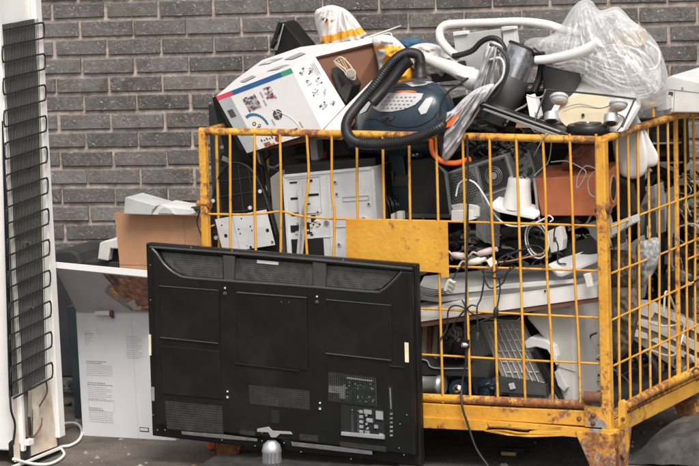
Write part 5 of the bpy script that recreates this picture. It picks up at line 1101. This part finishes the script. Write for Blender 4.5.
# connectors
for (a, b_, c_, lb2) in (((452, 254.5), (468, 257), 'plug_pink', 'pinkish monitor plug lying left of the cable knot'), ((478, 254), (497, 249), 'plug_pink', 'long pinkish plug pointing right above the cross wire'), ((468, 263), (486, 259), 'plug', 'pale blocky plug lying on the middle cross wire')):
    t_ = thing('connector_plug', lb2, 'plug'); A0, B0 = P(*a, .03), P(*b_, .03)
    k = B(); k.lathe(A0, B0, [(0, .008), (.15, .011), (.7, .013), (.72, .009), (1, .009)], c_, 12); k.build('plug_body', t_); k = B(); k.tube([A0, A0+(A0-B0)*.3+Z*.01, A0+(A0-B0)*.6-Z*.012], .004, c_, 6); k.build('cable_end', t_)
k = B(); k.box(P(492, 262, .0), (U*.8+Z*.5, V, Z*.8-U*.5), (.026, .02, .030), 'label_white'); one('white_plug', 'small white square plug hanging in front of the middle wire', 'plug', k, .003)
k = B(); k.box(P(450, 286, -.005), (U*.8-Z*.35, V, Z*.8+U*.35), (.030, .02, .044), 'plug'); [k.box(P(453+i*-1.2, 283+i*4, -.02), (U*.8-Z*.4, V, Z*.8+U*.4), (.034, .006, .003), 'taupe') for i in range(3)]; k.tube([P(453, 279, -.005), P(458, 270, -.005), P(466, 262, 0), P(470, 256, .02)], .003, 'cable_black', 6); one('monitor_plug', 'ribbed cream plug dangling just right of the television corner', 'plug', k, .002)
k = B(); k.box(P(589, 280, -.01), (U*.9+Z*.2, V, Z*.9-U*.2), (.022, .018, .048), 'plug'); k.slab([(583, 275), (589, 274), (592, 279), (585, 280)], -.01, .01, 'plug'); one('hook_plug', 'cream plug caught on the end of the long white panel', 'plug', k, .002)
# cable knot
k = B(); R_ = random.Random(3)
for pts in ([(467, 100+35), (468, 180), (467, 250), (466, 300), (465, 330), (466, 360), (462, 385), (462, 405), (468, 425), (476, 448), (488, 466)],):
    k.tube([P(x, y, -.018 if y < 400 else -.045) for x, y in pts], .0042, 'cable_black', 6)
k.box(P(466, 344, -.02), (U, V, Z), (.02, .016, .03), 'black_plastic'); k.lathe(P(467, 345, -.02), P(462, 345, -.035), [(0, .010), (1, .008)], 'steel', 10)
one('black_power_cable', 'long black power cable hanging down the outside of the bars', 'cable', k)
k = B()
for pts in ([(482, 270), (486, 276), (499, 278), (506, 274), (511, 266)], [(484, 268), (484, 280), (481, 298), (477, 308), (478, 330), (479, 336)], [(499, 278), (500, 290), (497, 308), (495, 315)], [(483, 276), (490, 288), (502, 284), (508, 272), (516, 266)], [(486, 272), (495, 272), (498, 262), (504, 256), (530, 247)], [(440, 340), (447, 328), (448, 312), (453, 306), (462, 307), (474, 315)], [(462, 300), (470, 312), (490, 319), (515, 321), (520, 318)], [(448, 336), (458, 318), (470, 306), (476, 306)], [(463, 340), (478, 324), (490, 318)]):
    k.tube([P(x, y, -.012+R_.uniform(-.008, .01)) for x, y in pts], .0030, 'cable_black', 6)
k.lathe(P(496.5, 307, -.015), P(495.5, 318, -.015), [(0, .005), (.3, .010), (.8, .009), (1, .004)], 'cable_black', 10); k.lathe(P(478, 332, -.012), P(477, 340, -.012), [(0, .005), (.3, .009), (1, .008)], 'dark_grey', 10)
one('knotted_cables', 'knot of thin black cables hanging before the long white panel', 'cables', k)
k = B()
for j in range(5): k.tube([P(x, y+j*1.7, .03) for x, y in [(408, 276), (420, 286), (436, 290), (447, 288)]], .0016, 'cable_black', 6)
one('grey_wire_bundle', 'parallel dark wires curving out beside the television corner', 'wires', k)
# long panels
k = B(); k.poly(T([(415, 294), (424, 276), (602, 258), (604, 272), (574, 280), (440, 297)], [.10, .28, .30, .28, .10, .06]), -Z*.02, 'light_grey'); one('grey_board', 'long grey board lying above the white panel with brown edge', 'board', k, .002)
k = B(); k.poly(T([(436, 290), (574, 279), (574, 283), (436, 295)], .055), V*.02, 'white_plastic'); one('white_edge_strip', 'thin white strip along the front edge of the grey board', 'strip', k, .001)
lw = thing('long_white_panel', 'long white shelf panel with brown underside lying across the container', 'shelf panel')
k = B(); k.poly(T([(416, 312), (470, 300), (585, 284), (597, 287), (597, 297.5), (416, 322.5)], .03), V*.012, 'white_plastic'); k.poly(T([(416, 312), (470, 300), (585, 284), (597, 287), (600, 279), (470, 293), (416, 304)], [.03, .03, .03, .03, .16, .16, .16]), -Z*.004, 'white_plastic'); k.build('board_face', lw, .001)
k = B(); k.poly(T([(416, 323), (597, 298), (598, 302), (416, 328)], .035), V*.10, 'brown_wood'); k.build('brown_edge', lw, .001)
k = B(); k.lathe(P(545, 291, .03), P(545, 291, .026), [(0, .004), (1, .004)], 'dark_void', 8); k.build('peg_hole', lw)
# beige printer
bp_ = thing('beige_printer', 'large beige printer housing tilted behind the front bars', 'printer')
k = B(); k.slab([(525, 317), (541, 305), (560, 303), (570, 307), (575, 325), (576, 404), (546, 404), (556, 366), (548, 344)], .12, .30, 'beige_plastic'); k.build('housing', bp_, .012)
k = B(); k.poly(T([(569.5, 306), (588, 318), (594, 345), (592, 404), (576, 404), (574.5, 325)], [.124, .42, .44, .42, .124, .124]), V*.02, 'beige_plastic'); k.build('side_cover', bp_, .002)
k = B(); k.tube([P(556, 366, .118), P(576, 372, .118)], .0014, 'taupe', 5); k.build('seam', bp_)
k = B(); k.slab([(524, 342), (530, 337), (545, 340), (554, 346), (557, 356), (556, 366), (553, 360), (547, 350), (536, 347), (526, 349)], .09, .10, 'white_plastic'); k.build('paper_tray_lip', bp_, .004)
k = B(); q = T([(577, 336), (586, 340), (587, 356), (577.5, 353)], [.14, .31, .31, .14])
for i in range(9): k.Q(q, .02+.11*i, .075+.11*i, 0, 1, .0012, 'grey_plastic')
k.build('vent_slots', bp_)
k = B(); k.slab([(554, 372), (558, 370), (567, 388), (564, 392), (558, 386)], .10, .02, 'light_grey'); k.build('tray_tab', bp_, .002)
lg = thing('louvred_casing', 'taupe ribbed plastic casing leaning left against the beige printer', 'casing')
q = T([(480, 323), (520, 322), (560, 404), (512, 404)], [.16, .12, .08, .10])
k = B(); k.poly(q, V*.03, 'taupe'); 
for i in range(6): k.Q(q, .12+.13*i, .14+.13*i, .02, .98, .003, 'beige_plastic')
for i in range(5):
    for j in range(7): k.Q(q, .17+.16*i, .26+.16*i, .08+.13*j, .10+.13*j, .004, 'light_grey')
k.build('ribbed_face', lg, .002)
k = B(); k.poly(T([(480, 322), (486, 318), (517, 317), (521, 321)], [.16, .24, .22, .12]), -Z*.004, 'light_grey'); k.build('top_edge', lg, .001)
k = B(); k.poly(T([(530, 352), (536, 350), (552, 380), (562, 402), (556, 404)], .085), V*.03, 'black_plastic'); one('black_edge_strip', 'black strip running between the ribbed casing and beige printer', 'strip', k, .002)
k = B(); q = T([(462, 326), (484, 324), (516, 400), (476, 402)], [.2, .2, .18, .18]); k.poly(q, V*.03, 'grey_plastic')
for i in range(7): k.Q(q, .06+.13*i, .09+.13*i, .02, .98, .004, 'taupe')
one('second_ribbed_panel', 'darker grey ribbed panel standing behind the taupe casing', 'panel', k, .001)
k = B(); k.poly(T([(492, 378), (545, 385), (546, 396), (492, 392)], [.06, .06, .05, .05]), V*.05, 'dark_grey'); k.poly(T([(508, 384), (513, 383), (515, 389), (510, 390)], .045), V*.01, 'light_grey'); one('flat_black_unit', 'flat dark unit with light label lying at the bottom of the container', 'unit', k, .002)
# lower left
k = B()
for i, (a, m) in enumerate((((418, 322), 'brown_wood'), ((423, 322), 'taupe'), ((428, 324), 'cardboard_dark'), ((434, 326), 'taupe'))): k.poly(T([a, (a[0]+3.6, a[1]), (a[0]+2, 362), (a[0]-3, 362)], .10+.01*i), V*.10, m)
one('stacked_boards', 'narrow brown and taupe boards standing beside the television edge', 'boards', k, .001)
k = B(); Pillow([(446, 330), (455, 322), (464, 328), (468, 345), (462, 356), (448, 354), (443, 342)], .10, .05, .06, .03, 16, 2, .5, seed=16, nr=10).add(k, 'black_rubber'); one('black_pouch', 'black crumpled pouch hanging below the long white panel', 'pouch', k)
k = B(); k.poly(T([(416, 358), (426, 359), (434, 367), (470, 367), (474, 360), (490, 362), (488, 378), (416, 374)], .07), V*.14, 'dark_grey'); k.tube([P(x, y, .066) for x, y in [(418, 359), (427, 361), (434, 368), (470, 368.5)]], .003, 'grey_plastic', 6); one('dark_moulding', 'dark moulded plastic tray above the silver pipe', 'tray', k, .005)
k = B(); k.lathe(P(412, 384, .07), P(444, 385, .07), [(0, .029), (.3, .029), (.32, .031), (.36, .029), (.8, .030), (.82, .034), (.9, .034), (.92, .031), (1, .031)], 'steel', 24); one('silver_pipe', 'silver metal pipe lying at the bottom beside the television', 'pipe', k)
dr = thing('small_speaker', 'small round speaker with blue ring and silver dome at the bottom', 'speaker')
k = B(); c = P(457.5, 390, .04); k.lathe(c+V*.03, c, [(0, .030), (.6, .036), (1, .034)], 'blue_ring', 24); k.build('ring', dr); k = B(); k.lathe(c, c-V*.008, [(0, .020), (.5, .017), (1, .008)], 'chrome', 20); k.build('dome', dr)
k = B(); Pillow([(478, 384), (486, 378), (496, 384), (492, 398), (480, 399)], .06, .03, .05, .02, 16, 2, .5, seed=18, nr=8).add(k, 'blue_ring'); one('blue_wrap', 'scrap of dark blue plastic at the bottom of the container', 'plastic scrap', k)
# --- seen through the side
k = B(); k.slab([(636, 235), (640, 205), (646, 192), (655, 184), (664, 190), (670, 205), (676, 232), (670, 236), (664, 212), (656, 200), (650, 206), (648, 236)], .62, .08, 'grey_plastic'); one('curved_frame', 'grey curved frame standing behind the side bars', 'frame', k, .005)
k = B(); k.slab([(645, 214), (662, 213), (665, 248), (643, 246)], .56, .05, 'dark_teal'); k.slab([(647, 226), (657, 225), (658, 236), (647, 238)], .554, .01, 'label_white'); k.slab([(650, 228), (653, 228), (653, 233), (650, 233)], .552, .01, 'ink_grey'); one('labelled_device', 'dark device with a white label behind the side bars', 'device', k, .002)
k = B(); Pillow([(636, 246), (646, 240), (658, 238), (660, 252), (656, 268), (644, 287), (638, 280)], .42, .03, .03, .010, 14, 2, .5, seed=19, nr=16, mode='crush').add(k, 'bag_grey', lambda x, y: 'light_grey' if noise.noise(Vector((x*.3, y*.3, 0))) > .15 else 'grey_plastic'); one('bubble_wrap', 'greyish bubble wrap bundle tucked behind the side bars', 'wrapping', k)
k = B(); k.slab([(610, 224), (632, 216), (634, 223), (622, 230), (612, 236)], .22, .06, 'light_grey'); k.slab([(612, 234), (632, 222), (628, 244), (613, 246)], .28, .05, 'dark_olive'); one('grey_bracket', 'pale grey bracket just right of the corner post', 'bracket', k, .002)
k = B(); Pillow([(610, 292), (622, 286), (636, 288), (640, 305), (636, 330), (628, 352), (612, 356)], .34, .04, .08, .018, 16, 3.2, .5, seed=20, nr=24, mode='crush').add(k, 'brown_bag'); one('brown_bag', 'brown crumpled bag low behind the corner post', 'bag', k)
k = B(); Pillow([(610, 254), (622, 250), (636, 254), (638, 270), (634, 284), (612, 286)], .34, .04, .08, .018, 16, 3.2, .5, seed=21, nr=24, mode='crush').add(k, 'brown_bag'); one('brown_pouch', 'brown crumpled pouch above the larger brown bag', 'pouch', k)
sl_ = thing('slatted_panel', 'white slatted panel with taupe gaps leaning behind the side bars', 'panel')
sv_ = lambda px, o: [max(.3, (x-600)/118+o) for x, y in px]
px = [(640, 301), (655, 303), (712, 330), (712, 385), (680, 372), (634, 340)]
k = B(); k.poly(T(px, sv_(px, .14)), V*.02, 'taupe'); k.build('backing', sl_)
for px in ([(640, 300), (652, 301), (658, 306), (712, 331), (712, 340), (654, 312), (651, 318), (639, 314)], [(636, 318), (648, 321), (656, 322), (712, 350), (712, 359), (656, 332), (636, 324)], [(633, 329), (646, 334), (647, 339), (632, 336)], [(650, 340), (655, 338), (712, 366), (712, 372)]):
    k = B(); k.poly(T(px, sv_(px, .115)), V*.012, 'white_plastic'); k.build('slat', sl_, .001)
k = B(); k.tube([P(x, y, (x-600)/118+.07) for x, y in [(664, 312), (665, 294), (668, 293), (674, 306), (677, 314)]], .0042, 'cable_white', 6); k.tube([P(x, y, (x-600)/118+.07) for x, y in [(650, 323), (662, 326), (676, 325), (680, 320), (684, 328), (680, 346), (674, 355), (664, 355), (648, 350), (640, 354)]], .0042, 'cable_white', 6); one('coiled_white_cord', 'white cord curling over the slatted panel behind the side bars', 'cord', k)
k = B(); k.tube([P(x, y, .55) for x, y in [(640, 350), (650, 358), (656, 372), (650, 390)]], .014, 'black_rubber', 8); k.tube([P(x, y, .50) for x, y in [(628, 352), (638, 360), (642, 376)]], .012, 'black_rubber', 8); one('black_tube', 'thick black tube curving under the slatted panel', 'tube', k)
k = B(); k.slab([(659, 366), (670, 367), (671, 373), (660, 373)], .60, .04, 'dark_olive'); k.slab([(660, 366.5), (670, 367.5), (670, 369), (660, 368)], .595, .01, 'label_cream'); k.slab([(661, 371), (669, 371.5), (669, 373), (661, 373)], .595, .01, 'label_cream'); one('small_adapter', 'small adapter with two cream stripes below the slatted panel', 'adapter', k, .001)
k = B()
for j in range(9):
    x, y = 668+random.uniform(0, 50), 176+random.uniform(0, 40); k.tube([P(x, y, .84), P(x+random.uniform(-6, 6), y+7, .83), P(x+random.uniform(-6, 6), y+14, .84)], .0025, random.choice(('steel', 'cable_grey', 'steel')), 5)
k.slab([(668, 190), (676, 186), (680, 200), (674, 212)], .84, .03, 'steel'); one('shiny_scraps', 'shiny foil and wire scraps on the dark shelf at the right end', 'scrap', k)
k = B(); k.slab([(684, 270.5), (735, 271), (735, 272.6), (684, 272)], .80, .01, 'orange'); one('orange_strip', 'thin orange strip on the dark cabinet behind the side bars', 'strip', k)
# small dark debris between the larger pieces
R2 = random.Random(21)
k = B()
for j in range(34):
    x, y = R2.uniform(466, 530), R2.uniform(136, 152); k.tube([P(x, y, .2), P(x+R2.uniform(-9, 9), y+R2.uniform(-5, 6), .17), P(x+R2.uniform(-14, 14), y+R2.uniform(-4, 10), .2)], R2.choice((.003, .004, .006)), R2.choice(('cable_black', 'dark_grey', 'black_rubber', 'dark_olive')), 6)
k.build('tangled_leads', label='mass of dark tangled leads under the rail behind the tower', cat='cables', kind='stuff')
k = B()
for j in range(40):
    x, y = R2.uniform(455, 545), R2.uniform(228, 262); k.tube([P(x, y, .2), P(x+R2.uniform(-9, 9), y+R2.uniform(-6, 6), .14), P(x+R2.uniform(-18, 18), y+R2.uniform(-7, 7), .2)], R2.choice((.002, .003, .005)), R2.choice(('cable_black', 'dark_grey', 'black_rubber', 'dark_olive', 'grey_plastic')), 6)
k.build('tangled_wires', label='mass of dark thin wires behind the middle cross wire', cat='cables', kind='stuff')

# ------------------------------------------------------------------ pieces of parts go one level deeper
def sub(root, child, par):
    kids = [o for o in SC.objects if o.parent == root]; p_ = [o for o in kids if o.name.split('.')[0] == par][0]
    for o in kids:
        if o.name.split('.')[0] == child and o != p_: o.parent = p_
for c_ in ('board_window', 'port_field', 'jack_column', 'lower_vent', 'mounting_hole', 'ridge', 'vent_grille', 'recess_rim', 'spine', 'trim_bar'): sub(tv, c_, 'back_cover')
sub(tv, 'casing_screw', 'bezel'); sub(tv, 'stand_neck', 'stand_base'); sub(pt, 'fan', 'vent_panel'); sub(ch, 'drive_bay', 'side_wall'); sub(ch, 'opening', 'side_wall')
sub(vc, 'hose_grip', 'hose'); sub(vc, 'label_plate', 'body'); sub(vc, 'latch', 'body'); sub(vc, 'air_grille', 'body'); sub(vc, 'foot_button', 'body'); sub(vc, 'trim_strip', 'body')
sub(fr, 'wiring', 'compressor_bay'); sub(fr, 'compressor', 'compressor_bay'); sub(fr, 'bracket', 'compressor_bay'); sub(fr, 'wire_grille', 'back_plate'); sub(fr, 'screw', 'back_plate')
sub(cb, 'lid_edge', 'lid_flap'); sub(g, 'hub', 'guard_ring'); sub(rk, 'screw', 'tray_body'); sub(rk, 'rib', 'tray_body'); sub(wb, 'printed_mark', 'bag_body'); sub(bp_, 'vent_slots', 'housing'); sub(wp, 'panel_seam', 'housing')
sub(rg, 'orange_stripe', 'fabric'); sub(lb_, 'top_cap', 'stem'); sub(lc, 'rim', 'cone'); sub(sv, 'lid', 'clear_bowl'); sub(lw, 'peg_hole', 'board_face')

k = B(); k.slab([(664, 196), (682, 188), (690, 214), (686, 262), (672, 268)], .74, .05, 'taupe'); k.slab([(668, 204), (680, 198), (684, 214), (682, 236), (671, 240)], .735, .01, 'grey_plastic'); one('taupe_casing', 'tilted taupe casing with grey centre behind the side post', 'casing', k, .003)
k = B(); k.slab([(622, 250), (640, 236), (646, 262), (640, 300), (628, 300)], .52, .05, 'grey_plastic'); one('slim_casing', 'slim grey casing standing behind the brown pouch', 'casing', k, .003)
k = B(); k.slab([(612, 178), (628, 186), (634, 212), (624, 220), (612, 205)], .50, .06, 'dark_olive'); one('olive_casing', 'dark olive casing just below the white two lobed cover', 'casing', k, .003)
RS = random.Random(77)
def scrap(name, label, n, x0, x1, y0, y1, v0, v1, pal, big=14):
    k = B()
    for i in range(n):
        x, y = RS.uniform(x0, x1), RS.uniform(y0, y1); v = max(RS.uniform(v0, v1), (x-600)/118+.13 if x > 600 else 0)
        c = P(x, y, v); m = RS.choice(pal); an = RS.uniform(-1, 1); ax = U*math.cos(an)+Z*math.sin(an); az = Z*math.cos(an)-U*math.sin(an); kd = RS.random(); s_ = RS.uniform(.25, 1)*big*MPX
        if kd < .4: k.box(c, (ax, V+U*RS.uniform(-.6, .6), az), (s_, s_*.3, s_*RS.uniform(.15, .6)), m)
        elif kd < .6: k.box(c, (ax, V, az), (s_*1.5, .004, s_*RS.uniform(.1, .3)), m)
        elif kd < .7: k.lathe(c, c+ax*s_*.6, [(0, s_*.18), (.5, s_*.2), (1, s_*.15)], m, 12)
        else: k.tube([c, c+ax*s_*1.2+V*RS.uniform(-.03, .03), c+ax*s_*2+az*s_*RS.uniform(-1, 1), c+ax*s_*2.6-az*s_*RS.uniform(-.5, 1)], RS.choice((.0018, .0025, .004)), RS.choice(('cable_black', 'cable_black', 'cable_grey', 'black_rubber', 'dark_grey') if x > 600 else ('cable_black', 'cable_black', 'cable_grey', 'cable_white', 'dark_grey')), 6)
    return k.build(name, label=label, cat='scrap', kind='stuff')
mixp = ('grey_plastic', 'light_grey', 'taupe', 'steel_dark', 'dark_grey', 'dark_grey', 'black_plastic', 'dark_teal', 'beige_plastic', 'dark_olive', 'steel', 'white_plastic')
darkp = ('grey_plastic', 'dark_grey', 'black_plastic', 'dark_teal', 'dark_olive', 'steel_dark', 'taupe')
scrap('small_scrap', 'jumble of small grey scrap pieces behind the right side bars', 150, 628, 712, 165, 300, .80, .90, mixp, 18)
scrap('small_scrap', 'jumble of small scrap low behind the right side bars', 50, 615, 690, 352, 390, .70, .85, darkp, 16)
scrap('small_scrap', 'jumble of small dark scrap behind the pink connectors', 120, 452, 600, 224, 268, .20, .45, mixp, 16)
scrap('small_scrap', 'jumble of small dark scrap under the blue vacuum cleaner', 70, 380, 540, 140, 215, .30, .5, darkp, 20)
scrap('small_scrap', 'jumble of small scrap at the bottom of the container', 90, 420, 600, 335, 396, .22, .4, darkp, 18)
scrap('small_scrap', 'jumble of dark scrap between oval tray and printed box', 50, 225, 380, 140, 180, .36, .48, darkp, 22)
scrap('small_scrap', 'jumble of dark scrap on the heap under the black floor tool', 50, 462, 600, 112, 134, .12, .3, darkp, 16)

# ================================================================== finish: origins on the objects themselves
bpy.context.view_layer.update()
def centre(o):
    vs = [v.co for v in o.data.vertices]
    lo = Vector([min(v[i] for v in vs) for i in range(3)]); hi = Vector([max(v[i] for v in vs) for i in range(3)])
    return lo, hi
for r in [o for o in SC.objects if o.parent is None and o.type in ('EMPTY', 'MESH')]:
    if r.name.startswith('ground'): continue
    bpy.context.view_layer.update()
    fam = [o for o in SC.objects if o.type == 'MESH' and (o == r or o.parent == r or (o.parent and o.parent.parent == r))]
    if not fam: continue
    bb = {o.name: centre(o) for o in fam}
    lo = Vector([min(b[0][i] for b in bb.values()) for i in range(3)]); hi = Vector([max(b[1][i] for b in bb.values()) for i in range(3)])
    base = Vector(((lo.x+hi.x)/2, (lo.y+hi.y)/2, lo.z)); r.location = base
    wl = {r.name: base}
    for o in fam:
        if o == r: c = base
        else: c = (bb[o.name][0]+bb[o.name][1])/2
        wl[o.name] = c; o.data.transform(Matrix.Translation(-c))
    for o in fam:
        if o != r: o.location = wl[o.name]-wl[o.parent.name]

# ================================================================== light
w = bpy.data.worlds.new('World'); SC.world = w; w.use_nodes = True; N = w.node_tree.nodes; L = w.node_tree.links
sky = N.new('ShaderNodeTexSky'); sky.sky_type = 'NISHITA'; sky.sun_disc = False
EL, AZ = math.radians(54), math.radians(170)     # sun high, behind and left of the viewer
sky.sun_elevation = EL; sky.sun_rotation = AZ; sky.air_density = 1.0; sky.dust_density = 4.; sky.ozone_density = .6
bg = N["Background"]; bg.inputs["Strength"].default_value = .14; hs = N.new("ShaderNodeHueSaturation"); hs.inputs["Saturation"].default_value = .45; L.new(sky.outputs["Color"], hs.inputs["Color"]); L.new(hs.outputs["Color"], bg.inputs["Color"])
sl = bpy.data.lights.new('sun', 'SUN'); sl.energy = 2.2; sl.angle = math.radians(22); sl.color = (1, .955, .905)
so = bpy.data.objects.new('sun', sl); COL.objects.link(so)
sdv = Vector((math.sin(AZ)*math.cos(EL), math.cos(AZ)*math.cos(EL), math.sin(EL)))
so.rotation_euler = sdv.to_track_quat('Z', 'Y').to_euler()
vs_ = SC.view_settings; vs_.view_transform = 'Standard'; vs_.look = 'None'; vs_.gamma = 1; vs_.use_curve_mapping = False; vs_.exposure = 0.45
SC.cycles.max_bounces = 8; SC.cycles.transparent_max_bounces = 24; SC.cycles.use_denoising = True
SC.render.film_transparent = False
